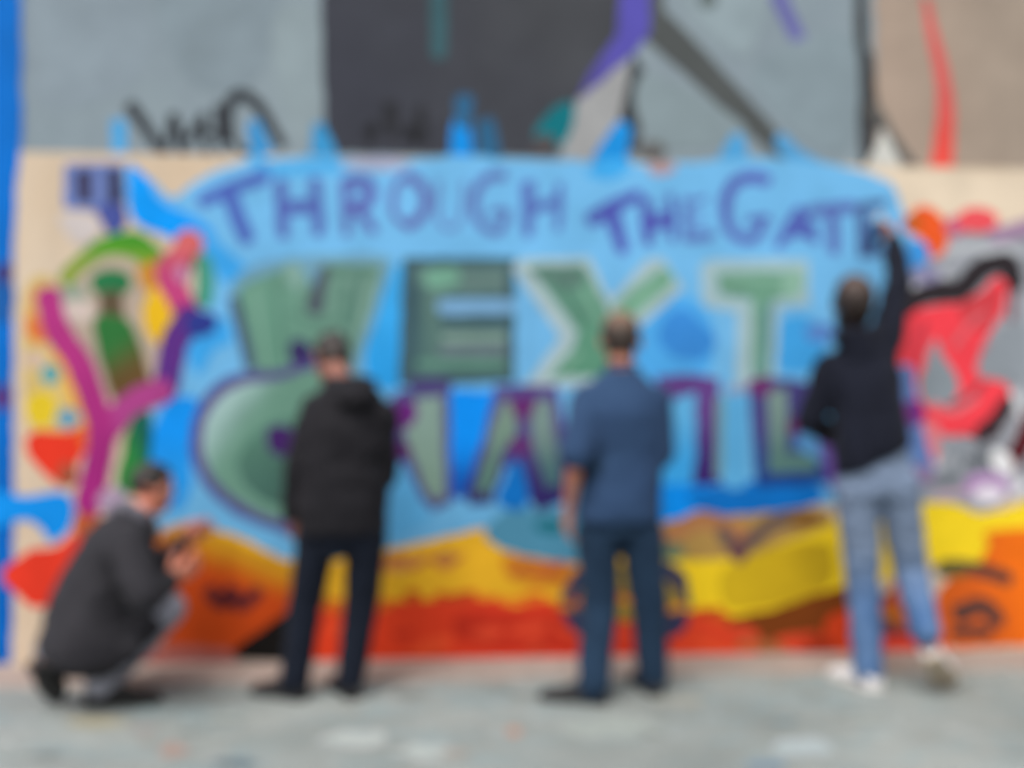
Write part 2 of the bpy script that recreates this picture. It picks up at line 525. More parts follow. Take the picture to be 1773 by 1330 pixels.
blob([(432, 262), (470, 280), (520, 282), (560, 272), (606, 282), (590, 300), (540, 302), (480, 305), (440, 290)], (78, 172, 232))
blob([(1018, 300), (1036, 278), (1092, 276), (1082, 300), (1050, 312)], (62, 170, 238))
ell(1145, 292, 24, 12, (178, 148, 152))
ell(650, 284, 60, 12, (166, 170, 196))
blob([(296, 692), (338, 690), (345, 740), (332, 790), (330, 850), (305, 884), (262, 862), (250, 790), (270, 730)], (8, 148, 244), c2=(40, 150, 226), p0=(290, 720), p1=(300, 880))
blob([(338, 565), (385, 548), (402, 590), (372, 605), (345, 650), (322, 610)], (60, 168, 240))
blob([(668, 470), (704, 470), (704, 560), (694, 660), (664, 672), (632, 640), (640, 580)], (62, 172, 240), c2=(44, 164, 238), p0=(680, 480), p1=(680, 650))
ell(1168, 592, 72, 84, (80, 172, 238))
blob([(1152, 548), (1188, 535), (1215, 560), (1240, 590), (1215, 622), (1170, 618), (1140, 590)], (58, 140, 218))
ell(1380, 596, 52, 50, (66, 166, 234))
ell(1420, 576, 26, 16, (92, 136, 206))
blob([(866, 890), (905, 880), (960, 880), (1010, 900), (1010, 972), (930, 966), (870, 950), (840, 926)], (78, 142, 172))
ell(955, 912, 30, 14, (30, 112, 130))
blob([(1138, 822), (1180, 815), (1236, 845), (1222, 895), (1138, 912)], (0, 146, 246))
blob([(1190, 858), (1300, 832), (1410, 838), (1420, 868), (1340, 890), (1240, 890)], (6, 112, 198))
# brown and tan marks over the yellow
blob([(1140, 912), (1200, 896), (1300, 890), (1420, 880), (1440, 905), (1380, 930), (1300, 960), (1240, 968), (1150, 962)], (178, 142, 78))
strokes([([(1150, 935), (1185, 912), (1215, 900), (1255, 912), (1290, 925)], 34, 30)], (178, 122, 78), name="painted_line")
strokes([([(1250, 920), (1276, 950), (1310, 928), (1345, 902), (1400, 895)], 24, 24)], (104, 86, 84), name="painted_line")
ell(1396, 900, 30, 14, (140, 98, 44))
ell(1165, 955, 20, 16, (104, 126, 100))
ell(1278, 954, 15, 20, (108, 72, 76))

# ---- row one: THROUGH THE GATE
VI = (84, 92, 182)
def let(label, lst, c=VI):
    strokes(lst, c, label=label)
let("T of THROUGH", [([(352, 348), (400, 326), (458, 306)], 26, 24), ([(396, 332), (410, 372), (428, 412)], 30, 28)], (78, 104, 188))
let("H of THROUGH", [([(486, 318), (490, 406)], 22), ([(546, 314), (552, 402)], 20), ([(488, 360), (548, 358)], 26)], (86, 104, 182))
let("R of THROUGH", [([(598, 318), (600, 404)], 15), ([(598, 318), (632, 316), (644, 334), (630, 354), (600, 364)], 22), ([(618, 360), (648, 400)], 15)], (94, 100, 178))
let("O of THROUGH", [([(706, 306), (728, 320), (738, 346), (728, 376), (706, 392)], 18, 18), ([(704, 392), (684, 372), (680, 342), (690, 316), (706, 306)], 12, 12)], (98, 104, 176))
let("U of THROUGH", [([(758, 318), (756, 362), (768, 394), (790, 392), (802, 362), (804, 316)], 11, 9)], (104, 140, 198))
let("G of THROUGH", [([(872, 304), (842, 308), (824, 334), (822, 366), (838, 394), (866, 400), (876, 372)], 18, 14), ([(852, 366), (878, 366)], 12)], (94, 114, 182))
let("H of THROUGH, last letter", [([(914, 322), (914, 406)], 24, 18), ([(970, 322), (966, 396)], 14), ([(914, 362), (968, 350)], 20)], (88, 112, 186))
let("T of THE", [([(1026, 380), (1062, 358), (1104, 338)], 28, 20), ([(1058, 366), (1068, 398), (1078, 432)], 28, 22)], (80, 88, 180))
let("H of THE", [([(1118, 350), (1122, 418)], 20), ([(1160, 342), (1164, 414)], 13), ([(1118, 388), (1160, 380)], 26)], (80, 84, 176))
let("E of THE", [([(1188, 346), (1190, 414)], 15), ([(1188, 350), (1222, 344)], 10), ([(1190, 380), (1216, 376)], 10), ([(1190, 412), (1228, 406)], 18)], (92, 116, 188))
let("G of GATE", [([(1326, 312), (1296, 306), (1268, 322), (1256, 352), (1258, 384), (1276, 410), (1304, 414), (1320, 394)], 24, 16), ([(1298, 382), (1328, 380)], 14)], (88, 102, 184))
let("A of GATE", [([(1348, 424), (1366, 394), (1386, 364)], 18, 18), ([(1386, 364), (1410, 418)], 15), ([(1366, 400), (1404, 398)], 24)], (84, 100, 184))
let("T of GATE", [([(1404, 366), (1474, 358)], 20), ([(1440, 364), (1444, 434)], 20)], (92, 112, 184))
let("E of GATE beside the raised hand", [([(1492, 358), (1494, 440)], 20), ([(1492, 360), (1528, 352)], 16), ([(1494, 400), (1520, 398)], 16), ([(1494, 438), (1526, 434)], 16)], (76, 98, 150))

# ---- row two: NEXT
GR = (102, 150, 130)
WH = (172, 194, 200)
blob([(436, 462), (505, 446), (560, 442), (672, 446), (664, 505), (630, 612), (610, 662), (440, 664), (418, 610), (396, 520), (402, 488)], (112, 160, 186), name="letter_outline", amp=2)
poly([(414, 496), (505, 456), (530, 474), (540, 500), (556, 456), (664, 456), (652, 510), (622, 600), (604, 652), (446, 652), (432, 606), (412, 520)], GR, name="painted_letter", label="big green N of NEXT",
     c2=(112, 150, 136), p0=(430, 560), p1=(640, 520))
strokes([([(404, 520), (418, 570), (434, 634)], 20, 18)], (74, 92, 116), name="letter_shadow")
strokes([([(566, 466), (552, 498), (546, 534)], 16, 30)], (78, 84, 98), name="letter_shadow")
blob([(492, 464), (512, 456), (528, 480), (520, 505), (500, 490)], (130, 168, 158), name="letter_highlight")
blob([(505, 590), (530, 592), (545, 620), (536, 640), (512, 636), (500, 612)], (56, 46, 98), name="letter_shadow")
strokes([([(446, 650), (520, 652), (580, 652)], 20)], (74, 110, 100), name="letter_shadow")
strokes([([(572, 470), (650, 470)], 14), ([(600, 500), (600, 560)], 16)], (92, 132, 118), name="letter_shadow")
# E
poly([(698, 446), (892, 446), (892, 528), (880, 534), (892, 548), (892, 662), (690, 668)], (66, 96, 106), name="letter_outline", amp=2)
poly([(716, 462), (882, 462), (882, 508), (772, 512), (760, 560), (876, 566), (882, 650), (706, 652)], (96, 128, 122), name="painted_letter", label="big dark green E of NEXT", c2=(84, 116, 112), p0=(740, 460), p1=(740, 650))
blob([(738, 468), (790, 464), (790, 492), (744, 498)], (116, 168, 146), name="letter_highlight")
strokes([([(800, 480), (874, 480)], 12), ([(806, 500), (874, 498)], 10)], (100, 124, 122), name="letter_shadow")
strokes([([(766, 532), (890, 530)], 26, 24)], (122, 170, 210), name="letter_gap")
strokes([([(724, 500), (722, 640)], 18)], (70, 102, 106), name="letter_shadow")
strokes([([(770, 586), (872, 584)], 14)], (132, 160, 150), name="letter_highlight")
strokes([([(766, 608), (876, 606)], 16)], (106, 120, 130), name="letter_shadow")
strokes([([(726, 630), (870, 632)], 14)], (96, 142, 126), name="letter_highlight")
strokes([([(712, 664), (770, 668)], 18, 26)], (72, 66, 116), name="letter_shadow")
# X
poly([(886, 462), (906, 448), (1020, 446), (1056, 520), (1120, 450), (1148, 446), (1182, 500), (1110, 566), (1080, 600), (1100, 668), (900, 672), (930, 640), (970, 584)], WH, name="letter_outline", amp=2)
poly([(892, 522), (964, 584), (892, 652)], SKY, name="letter_gap")
poly([(912, 462), (1010, 456), (1045, 520), (1066, 560), (1070, 650), (948, 655), (992, 600), (1000, 574), (960, 520)], (100, 152, 130), name="painted_letter", label="big green X of NEXT", c2=(92, 148, 122), p0=(980, 480), p1=(1010, 640))
blob([(920, 468), (1000, 462), (1010, 492), (970, 504), (944, 490)], (94, 128, 118), name="letter_shadow")
strokes([([(1078, 542), (1112, 512), (1150, 482)], 40, 38)], (116, 168, 142), name="painted_letter", label="upper right arm of the X")
# T
poly([(1212, 462), (1226, 450), (1398, 450), (1402, 528), (1350, 532), (1342, 668), (1272, 668), (1276, 540), (1216, 530)], (166, 194, 202), name="letter_outline", amp=2)
poly([(1240, 472), (1388, 468), (1384, 514), (1338, 518), (1332, 652), (1300, 652), (1302, 518), (1246, 512)], (110, 160, 136), name="painted_letter", label="big green T of NEXT", c2=(108, 152, 138), p0=(1310, 480), p1=(1315, 640))
blob([(1358, 472), (1388, 470), (1384, 512), (1356, 512)], (142, 186, 166), name="letter_highlight")
strokes([([(1330, 530), (1328, 640)], 12)], (84, 140, 150), name="letter_shadow")

for (pts, w, c) in (([(440, 500), (462, 640)], 9, (130, 172, 154)), ([(480, 480), (490, 620)], 8, (86, 128, 112)), ([(626, 480), (606, 590)], 9, (84, 124, 112)), ([(642, 490), (620, 580)], 7, (136, 172, 158)),
                    ([(500, 540), (560, 560), (600, 540)], 9, (90, 132, 116)), ([(716, 470), (712, 650)], 7, (60, 84, 96)), ([(880, 470), (880, 520)], 8, (60, 84, 96)), ([(880, 570), (882, 650)], 8, (64, 88, 98)),
                    ([(770, 572), (872, 570)], 7, (72, 100, 104)), ([(770, 646), (872, 648)], 7, (60, 90, 92)), ([(1010, 500), (1050, 580)], 9, (126, 172, 150)), ([(960, 480), (1010, 560)], 8, (84, 124, 112)),
                    ([(1000, 612), (960, 650)], 9, (130, 176, 154)), ([(1100, 530), (1146, 494)], 7, (142, 186, 162)), ([(1256, 486), (1370, 484)], 8, (132, 176, 154)), ([(1312, 530), (1314, 640)], 8, (136, 178, 158)),
                    ([(1262, 506), (1300, 506)], 6, (84, 130, 112))):
    strokes([(pts, w, w * .8)], c, name="letter_highlight")

# ---- row three (partly hidden by the men)
PU = (86, 72, 136)
blob([(560, 650), (470, 644), (402, 650), (354, 686), (332, 740), (334, 800), (362, 850), (412, 890), (480, 918), (560, 928)], PU, name="letter_outline", c2=(88, 80, 138), p0=(340, 700), p1=(500, 920))
blob([(570, 658), (480, 658), (412, 668), (372, 698), (352, 742), (354, 794), (380, 838), (424, 874), (490, 902), (570, 912)], (160, 192, 190), name="painted_letter", label="big rounded green letter behind the man in the black jacket",
     c2=(108, 152, 134), p0=(370, 720), p1=(430, 760))
blob([(570, 720), (500, 722), (440, 750), (412, 800), (430, 846), (480, 876), (570, 890)], (88, 132, 116), name="letter_shadow", c2=(68, 106, 96), p0=(420, 760), p1=(480, 850))
blob([(468, 742), (498, 738), (510, 762), (498, 788), (470, 782), (462, 762)], (66, 34, 100), name="letter_shadow")
# A to the right of the man in black
poly([(690, 676), (782, 668), (784, 872), (750, 884), (728, 862), (700, 800), (670, 790), (670, 700)], (84, 76, 132), name="letter_outline")
poly([(720, 690), (766, 686), (770, 858), (750, 866), (736, 846), (708, 776), (700, 740)], (136, 164, 154), name="painted_letter", label="green leg of the letter between the two middle men", c2=(122, 150, 136), p0=(740, 700), p1=(750, 850))
blob([(676, 706), (706, 696), (722, 712), (710, 738), (684, 742)], (106, 36, 124), name="letter_shadow")
blob([(676, 768), (702, 764), (712, 786), (698, 800), (672, 796)], (90, 36, 106), name="letter_shadow")
blob([(664, 806), (700, 804), (730, 868), (744, 900), (664, 930)], (92, 172, 224), name="letter_gap")
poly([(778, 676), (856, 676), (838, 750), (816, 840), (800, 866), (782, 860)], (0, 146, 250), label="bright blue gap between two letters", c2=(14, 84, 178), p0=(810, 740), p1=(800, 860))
# second A
poly([(858, 668), (964, 666), (978, 740), (992, 862), (930, 884), (908, 850), (898, 800), (872, 812), (850, 874), (812, 876), (806, 856), (836, 760)], PU, name="letter_outline", c2=(50, 40, 104), p0=(900, 720), p1=(930, 870))
poly([(866, 696), (890, 690), (896, 750), (872, 780), (848, 852), (824, 854), (846, 764)], (124, 150, 136), name="painted_letter", label="left leg of the green letter beside the blue shirt", c2=(92, 132, 116), p0=(870, 700), p1=(836, 840))
poly([(924, 692), (952, 692), (962, 760), (972, 838), (946, 846), (930, 800), (918, 740)], (124, 150, 146), name="painted_letter", label="right leg of the green letter beside the blue shirt", c2=(74, 112, 116), p0=(940, 740), p1=(955, 830))
blob([(884, 692), (928, 690), (918, 722), (904, 732), (892, 720)], (104, 42, 112), name="letter_shadow")
blob([(882, 762), (914, 756), (920, 782), (888, 786)], (98, 48, 112), name="letter_shadow")
poly([(884, 800), (902, 796), (918, 862), (906, 884), (872, 880), (858, 866)], (8, 112, 196), name="letter_gap")
# N
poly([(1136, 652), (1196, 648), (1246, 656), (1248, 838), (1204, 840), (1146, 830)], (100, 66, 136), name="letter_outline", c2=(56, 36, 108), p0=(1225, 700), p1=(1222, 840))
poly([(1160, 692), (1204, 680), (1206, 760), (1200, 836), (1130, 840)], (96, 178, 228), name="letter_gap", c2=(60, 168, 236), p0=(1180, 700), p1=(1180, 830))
strokes([([(1246, 690), (1244, 822)], 14)], (112, 150, 154), name="letter_highlight")
strokes([([(1274, 684), (1272, 832)], 40)], (92, 172, 222), name="letter_gap")
strokes([([(1262, 676), (1296, 672)], 14)], (150, 160, 190), name="letter_highlight")

# E / L
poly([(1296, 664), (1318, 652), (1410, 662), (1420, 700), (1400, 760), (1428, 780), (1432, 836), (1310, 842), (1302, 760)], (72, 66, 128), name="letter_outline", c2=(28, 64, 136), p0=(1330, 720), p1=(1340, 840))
poly([(1328, 676), (1362, 672), (1362, 784), (1412, 784), (1416, 816), (1330, 820)], (122, 148, 142), name="painted_letter", label="green L shaped letter left of the man in the hoodie", c2=(88, 126, 122), p0=(1345, 700), p1=(1380, 812))
blob([(1298, 658), (1330, 656), (1334, 680), (1302, 684)], (108, 48, 108), name="letter_shadow")
ell(1376, 738, 13, 15, (106, 40, 98), name="letter_shadow")
blob([(1384, 752), (1420, 748), (1436, 800), (1404, 790), (1380, 774)], (90, 152, 206), name="letter_gap")
strokes([([(1422, 742), (1432, 790), (1446, 842)], 18, 22)], (108, 78, 156), name="letter_outline")
# navy ring behind the legs of the man in the blue shirt
blob([(1010, 1000), (1080, 980), (1150, 985), (1176, 1015), (1170, 1060), (1130, 1072), (1020, 1072), (996, 1040)], (164, 138, 52))
for q in (([(1132, 980), (1164, 992), (1178, 1012)], 26, 30), ([(1176, 1062), (1168, 1084), (1138, 1094)], 36, 28), ([(1004, 998), (986, 1030), (990, 1062), (1012, 1088)], 22, 34), ([(1184, 1020), (1188, 1044)], 14, 18)):
    strokes([q], (54, 56, 88), name="painted_line", label="dark navy mark behind the legs of the man in blue")
rb = random.Random(5)
for k in range(26):
    x = 545 + k * 42 + rb.uniform(-14, 14)
    y = 1040 + (18 if x > 1150 else 0) + rb.uniform(-10, 10)
    if 1250 < x < 1490: continue
    ell(x, y, rb.uniform(14, 30), rb.uniform(5, 11), rb.choice([(220, 110, 34), (206, 84, 30), (240, 150, 40), (196, 70, 30), (190, 120, 36)]), rot=rb.uniform(-.3, .3))
for k in range(16):
    x = rb.uniform(560, 1600)
    ell(x, rb.uniform(1080, 1135), rb.uniform(16, 40), rb.uniform(5, 14), rb.choice([(204, 54, 32), (240, 84, 44), (222, 74, 44), (180, 50, 32)]), rot=rb.uniform(-.4, .4))
strokes([([(664, 984), (690, 966), (716, 984), (742, 964), (770, 982), (800, 962)], 9, 8)], (196, 108, 60), name="painted_tag")
strokes([([(890, 994), (920, 972), (946, 992), (976, 974)], 10, 9)], (190, 96, 48), name="painted_tag")

# ---- the figure and ribbon at the left
blob([(44, 500), (90, 480), (120, 560), (150, 700), (160, 745), (60, 750), (40, 640)], (214, 186, 118), label="faded yellow panel left of the pink ribbon")
ell(70, 562, 26, 32, (228, 124, 62))
ell(66, 522, 18, 30, (220, 168, 98))
ell(72, 708, 27, 32, (234, 202, 44))
strokes([([(100, 612), (126, 668), (150, 744)], 22, 26)], (238, 172, 52), name="painted_line")
ell(88, 648, 17, 18, (92, 162, 168))
ell(118, 724, 22, 18, (112, 160, 184))
ell(60, 622, 22, 16, (206, 180, 160))
blob([(44, 764), (62, 746), (110, 748), (156, 738), (172, 756), (142, 790), (114, 838), (84, 826), (52, 792)], (236, 58, 36), label="red patch low on the left of the ribbon")
ell(156, 760, 20, 20, (228, 112, 48))
ell(118, 822, 18, 22, (166, 84, 60))
blob([(4, 995), (50, 955), (100, 945), (140, 910), (170, 905), (160, 960), (110, 1040), (62, 1052), (34, 1034)], (234, 60, 38))
ell(150, 908, 24, 26, (190, 90, 46))
blob([(-60, 842), (30, 858), (80, 852), (116, 856), (128, 884), (116, 922), (88, 938), (70, 914), (40, 902), (-60, 920)], (10, 146, 238), label="bright blue splash crossing from the blue strip")
poly([(112, 284), (216, 282), (218, 352), (196, 366), (110, 360)], (112, 132, 192), name="painted_tag", label="blue block tag with two dark squares")
poly([(130, 296), (160, 294), (162, 352), (132, 352)], (66, 66, 100), name="painted_tag")
poly([(184, 292), (210, 292), (212, 352), (186, 354)], (60, 64, 96), name="painted_tag")
blob([(168, 358), (214, 356), (216, 394), (192, 404), (176, 384)], (72, 84, 156), name="painted_tag")
blob([(105, 372), (160, 372), (175, 400), (140, 425), (112, 400)], (208, 198, 196))
# character: head shape filled pale, cap, ribbon
blob([(104, 470), (170, 440), (260, 450), (300, 480), (320, 560), (300, 640), (262, 700), (210, 716), (160, 640), (110, 560)], (186, 168, 152))
blob([(104, 480), (132, 444), (186, 410), (234, 402), (272, 424), (292, 456), (262, 468), (222, 446), (182, 446), (140, 472), (120, 496)], (66, 148, 40), label="green arc above the pink ribbon", c2=(140, 164, 56), p0=(200, 415), p1=(200, 465))
blob([(240, 462), (288, 452), (300, 500), (296, 520), (260, 512), (244, 490)], (206, 142, 44))
ell(276, 545, 28, 50, (242, 192, 30))
ell(128, 514, 24, 22, (146, 160, 144))
ell(134, 538, 28, 20, (212, 194, 186))
blob([(160, 478), (190, 466), (222, 474), (228, 496), (204, 514), (170, 512), (158, 496)], (40, 120, 74))
poly([(172, 505), (212, 505), (214, 560), (176, 560)], (96, 82, 62))
blob([(164, 552), (222, 554), (250, 620), (264, 678), (240, 692), (212, 706), (190, 676), (174, 620)], (48, 116, 58), label="green and brown figure inside the ribbon", c2=(104, 78, 44), p0=(190, 590), p1=(240, 650))
strokes([([(330, 418), (316, 446), (290, 466), (302, 500), (320, 534), (330, 556)], 48, 42)], (192, 66, 124), name="painted_ribbon", label="pink ribbon right of the green arc", c2=(214, 104, 104), p0=(310, 500), p1=(330, 420))
strokes([([(330, 548), (304, 590), (296, 630), (286, 676)], 48, 46)], (92, 46, 132), name="painted_ribbon")
blob([(330, 540), (374, 545), (372, 572), (340, 584), (320, 570)], (44, 58, 142))
strokes([([(282, 676), (240, 692), (206, 720), (184, 748)], 44, 46)], (172, 66, 136), name="painted_ribbon")
strokes([([(84, 514), (100, 572), (136, 626), (158, 684), (176, 742), (170, 800), (152, 872)], 44, 48)], (184, 54, 132), name="painted_ribbon", label="magenta ribbon curving down to the crouching man", c2=(164, 40, 124), p0=(120, 560), p1=(160, 860))
strokes([([(352, 452), (356, 488), (352, 520)], 30, 32)], (70, 150, 128), name="painted_patch")
ell(314, 474, 10, 14, (196, 140, 180))
blob([(226, 730), (258, 712), (262, 770), (250, 830), (226, 856), (200, 846), (212, 790)], (46, 132, 60), c2=(16, 92, 88), p0=(220, 780), p1=(262, 770))
ell(196, 868, 26, 26, (176, 152, 178))
# orange flare by the crouching man
blob([(290, 915), (346, 905), (400, 932), (450, 956), (520, 990), (520, 1060), (470, 1092), (410, 1128), (320, 1124), (270, 1100), (262, 1020), (258, 950)], (204, 150, 30), label="orange flare with a dark tag beside the crouching man", c2=(196, 72, 18), p0=(420, 940), p1=(390, 1010))
strokes([([(364, 1024), (388, 1046), (402, 1022), (416, 1048), (446, 1026)], 26, 24)], (94, 36, 40), name="painted_tag")
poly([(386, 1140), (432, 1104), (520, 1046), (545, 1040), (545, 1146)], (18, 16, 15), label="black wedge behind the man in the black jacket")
blob([(250, 1118), (330, 1118), (400, 1124), (400, 1148), (255, 1152)], (168, 96, 88))
# right hand piece
strokes([([(1548, 540), (1600, 508), (1660, 502), (1692, 472), (1718, 456), (1746, 460), (1754, 492)], 42, 38)], (48, 42, 46), name="letter_outline", label="black outline over the red shape at right")
blob([(1548, 590), (1572, 548), (1612, 530), (1664, 524), (1702, 502), (1722, 480), (1744, 492), (1736, 540), (1712, 580), (1694, 640), (1704, 656), (1740, 664), (1748, 690), (1722, 742), (1650, 756), (1606, 736), (1572, 690), (1548, 640)],
     (252, 70, 82), label="bright red shape of the right hand piece")
blob([(1660, 528), (1704, 506), (1726, 490), (1736, 508), (1716, 560), (1680, 570)], (208, 64, 72))
blob([(1618, 586), (1634, 620), (1656, 650), (1660, 678), (1636, 704), (1606, 702), (1590, 672), (1600, 632)], (140, 150, 158))
blob([(1700, 600), (1722, 590), (1720, 640), (1694, 652)], (176, 130, 140))
strokes([([(1700, 752), (1728, 724), (1744, 696)], 30, 26)], (60, 40, 46), name="letter_outline")
strokes([([(1748, 806), (1772, 766), (1790, 720)], 32, 38)], (92, 24, 34), name="letter_outline")
strokes([([(1608, 742), (1618, 800)], 34, 12)], (234, 132, 140), name="painted_drip")
for q in (([(1616, 812), (1650, 800), (1690, 792)], 22, 18), ([(1740, 560), (1762, 610), (1770, 660)], 14, 18), ([(1600, 448), (1650, 432), (1700, 428)], 20, 16)):
    strokes([q], (188, 192, 198), name="letter_highlight")
for q in (([(1754, 505), (1748, 560), (1724, 612), (1712, 642)], 12, 10), ([(1634, 706), (1672, 690), (1700, 662)], 10, 8)):
    strokes([q], (120, 74, 84), name="letter_outline")
strokes([([(1640, 840), (1664, 772), (1684, 830), (1706, 768), (1722, 820)], 14, 14)], (128, 134, 142), name="painted_tag")
blob([(1720, 778), (1750, 790), (1752, 816), (1730, 822), (1716, 800)], (240, 240, 242))
blob([(1690, 640), (1712, 596), (1740, 560), (1776, 560), (1776, 660), (1730, 652)], (146, 154, 162))
for (q, c) in ((([(1566, 500), (1600, 486), (1640, 474)], 12, 10), (206, 208, 214)), (([(1700, 436), (1740, 430), (1772, 440)], 14, 12), (196, 200, 206)), (([(1600, 560), (1580, 620), (1584, 660)], 10, 8), (170, 62, 76)),
               (([(1650, 600), (1680, 560), (1706, 540)], 10, 8), (226, 110, 118)), (([(1616, 700), (1650, 712), (1690, 690)], 10, 8), (224, 130, 138)), (([(1756, 680), (1766, 720)], 14, 12), (214, 216, 220)),
               (([(1664, 758), (1700, 760), (1730, 748)], 12, 10), (70, 54, 60)), (([(1620, 860), (1668, 850)], 12, 10), (206, 176, 196)), (([(1756, 856), (1774, 838)], 16, 16), (228, 226, 232)), (([(1560, 690), (1566, 740)], 12, 10), (140, 90, 160))):
    strokes([q], c, name="painted_line")
ell(1664, 770, 30, 14, (150, 156, 164))
ell(1640, 828, 26, 18, (132, 138, 146))
ell(1740, 830, 22, 14, (206, 206, 214))
ell(1708, 842, 40, 26, (186, 148, 196))
ell(1710, 856, 26, 16, (240, 232, 244))
strokes([([(1566, 640), (1574, 690), (1586, 760), (1600, 812)], 26, 34)], (104, 136, 196), name="letter_outline")
ell(1582, 714, 18, 22, (122, 52, 134))
ell(1592, 822, 24, 18, (152, 128, 168))
blob([(1560, 392), (1588, 360), (1616, 362), (1640, 396), (1634, 436), (1612, 446), (1596, 414)], (242, 94, 38), label="orange blot beside the raised hand")
ell(1578, 386, 16, 14, (190, 98, 38))
ell(1654, 392, 20, 18, (196, 106, 138))
ell(1690, 382, 36, 22, (242, 88, 96))
strokes([([(1722, 408), (1790, 392)], 26, 34)], (166, 136, 166), name="painted_line")
ell(1586, 442, 22, 28, (62, 150, 224))
ell(1602, 476, 26, 16, (146, 142, 176))

# ------------------------------------------------------------------ paint spilt on the ground
def stain(x, y, rx, ry, c, k):
    vs = []
    for i in range(40):
        a = 2 * math.pi * i / 40
        r = 1 + 0.45 * noise.noise(V((math.cos(a) * 1.6 + k * 7.1, math.sin(a) * 1.6, k))) + 0.2 * noise.noise(V((math.cos(a) * 5, math.sin(a) * 5 + k * 3, k)))
        gx, gy = G(x + rx * r * math.cos(a), y + ry * r * math.sin(a))
        vs.append((gx, gy, 0.0012 + k * 0.00018))
    m = plain("spilt_paint", c, 0.7, 0.18, 25, KA)
    idx = list(range(40))
    area = sum(vs[i][0] * vs[(i + 1) % 40][1] - vs[(i + 1) % 40][0] * vs[i][1] for i in range(40))
    link("paint_stain", mesh(vs, [idx if area > 0 else idx[::-1]]), m, pv)
STAINS = [(622, 1279, 62, 13, (170, 176, 173)), (742, 1303, 54, 11, (168, 175, 172)), (1060, 1262, 95, 20, (152, 159, 154)), (1390, 1295, 56, 14, (162, 172, 174)),
          (168, 1250, 52, 9, (160, 153, 128)), (300, 1300, 24, 12, (158, 134, 124)), (890, 1268, 12, 8, (176, 132, 112)), (405, 1322, 40, 8, (96, 112, 120)),
          (1330, 1326, 34, 7, (106, 128, 146)), (1180, 1215, 46, 8, (152, 152, 142)), (850, 1172, 60, 7, (172, 152, 142)), (250, 1262, 22, 6, (150, 144, 142))]
rs = random.Random(11)
for k in range(20):
    STAINS.append((rs.uniform(20, 1760), rs.uniform(1196, 1325), rs.uniform(8, 42), rs.uniform(2.5, 7),
                   rs.choice([(152, 158, 153), (124, 142, 146), (122, 127, 124), (154, 142, 132), (146, 154, 152), (132, 138, 134)])))
for k, s in enumerate(STAINS):
    stain(*s, k)

# ------------------------------------------------------------------ volumes for people
class Acc:
    def __init__(self):
        self.v, self.f = [], []
    def add(self, vs, fs):
        s = len(self.v)
        self.v += vs
        self.f += [tuple(i + s for i in q) for q in fs]
    def ell(self, c, a, b, d, nu=18, nv=12):
        c, a, b, d = V(c), V(a), V(b), V(d)
        if a.cross(b).dot(d) < 0:
            b = -b
        vs = [c + d]
        for j in range(1, nv):
            th = math.pi * j / nv
            for i in range(nu):
                ph = 2 * math.pi * i / nu
                vs.append(c + a * (math.sin(th) * math.cos(ph)) + b * (math.sin(th) * math.sin(ph)) + d * math.cos(th))
        vs.append(c - d)
        fs = []
        for i in range(nu):
            k = (i + 1) % nu
            fs.append((0, 1 + i, 1 + k))
            for j in range(nv - 2):
                o = 1 + j * nu
                fs.append((o + i, o + nu + i, o + nu + k, o + k))
            fs.append((1 + (nv - 2) * nu + i, len(vs) - 1, 1 + (nv - 2) * nu + k))
        self.add(vs, fs)
    def ball(self, c, r):
        self.ell(c, (r, 0, 0), (0, r, 0), (0, 0, r), 14, 9)
    def loft(self, rings, n=26, e=2.25):
        vs, fs = [], []
        for (c, a, b) in rings:
            c, a, b = V(c), V(a), V(b)
            for i in range(n):
                t = 2 * math.pi * i / n
                ct, st = math.cos(t), math.sin(t)
                vs.append(c + a * (math.copysign(abs(ct) ** (2 / e), ct)) + b * (math.copysign(abs(st) ** (2 / e), st)))
        m = len(rings)
        for j in range(m - 1):
            for i in range(n):
                k = (i + 1) % n
                fs.append((j * n + i, j * n + k, (j + 1) * n + k, (j + 1) * n + i))
        fs.append(tuple(range(n))[::-1])
        fs.append(tuple(range((m - 1) * n, m * n)))
        c0, a0, b0 = (V(x) for x in rings[0])
        if a0.cross(b0).dot(V(rings[-1][0]) - c0) < 0:
            fs = [q[::-1] for q in fs]
        self.add(vs, fs)
    def chain(self, pts, rs, ends=True):
        pts = [V(p) for p in pts]
        for i in range(len(pts) - 1):
            d = (pts[i + 1] - pts[i])
            if d.length < 1e-5:
                continue
            d.normalize()
            a = d.orthogonal().normalized()
            b = d.cross(a)
            self.loft([(pts[i], a * rs[i], b * rs[i]), (pts[i + 1], a * rs[i + 1], b * rs[i + 1])], 16, 2.0)
        for i, p in enumerate(pts):
            if ends or 0 < i < len(pts) - 1:
                self.ball(p, rs[i] * 0.995)

def wrinkle(me, amp, freq, seed, stretch=(1, 1, 1)):
    for vtx in me.vertices:
        p = vtx.co
        q = V((p.x * freq * stretch[0] + seed, p.y * freq * stretch[1], p.z * freq * stretch[2] + seed * 2.3))
        n1 = noise.noise(q)
        n2 = noise.noise(q * 2.3 + V((4.1, 2.2, 7.7)))
        r = (1 - abs(n1) * 2.2) * 0.55 + n2 * 0.45
        vtx.co = p + vtx.normal * (amp * r)

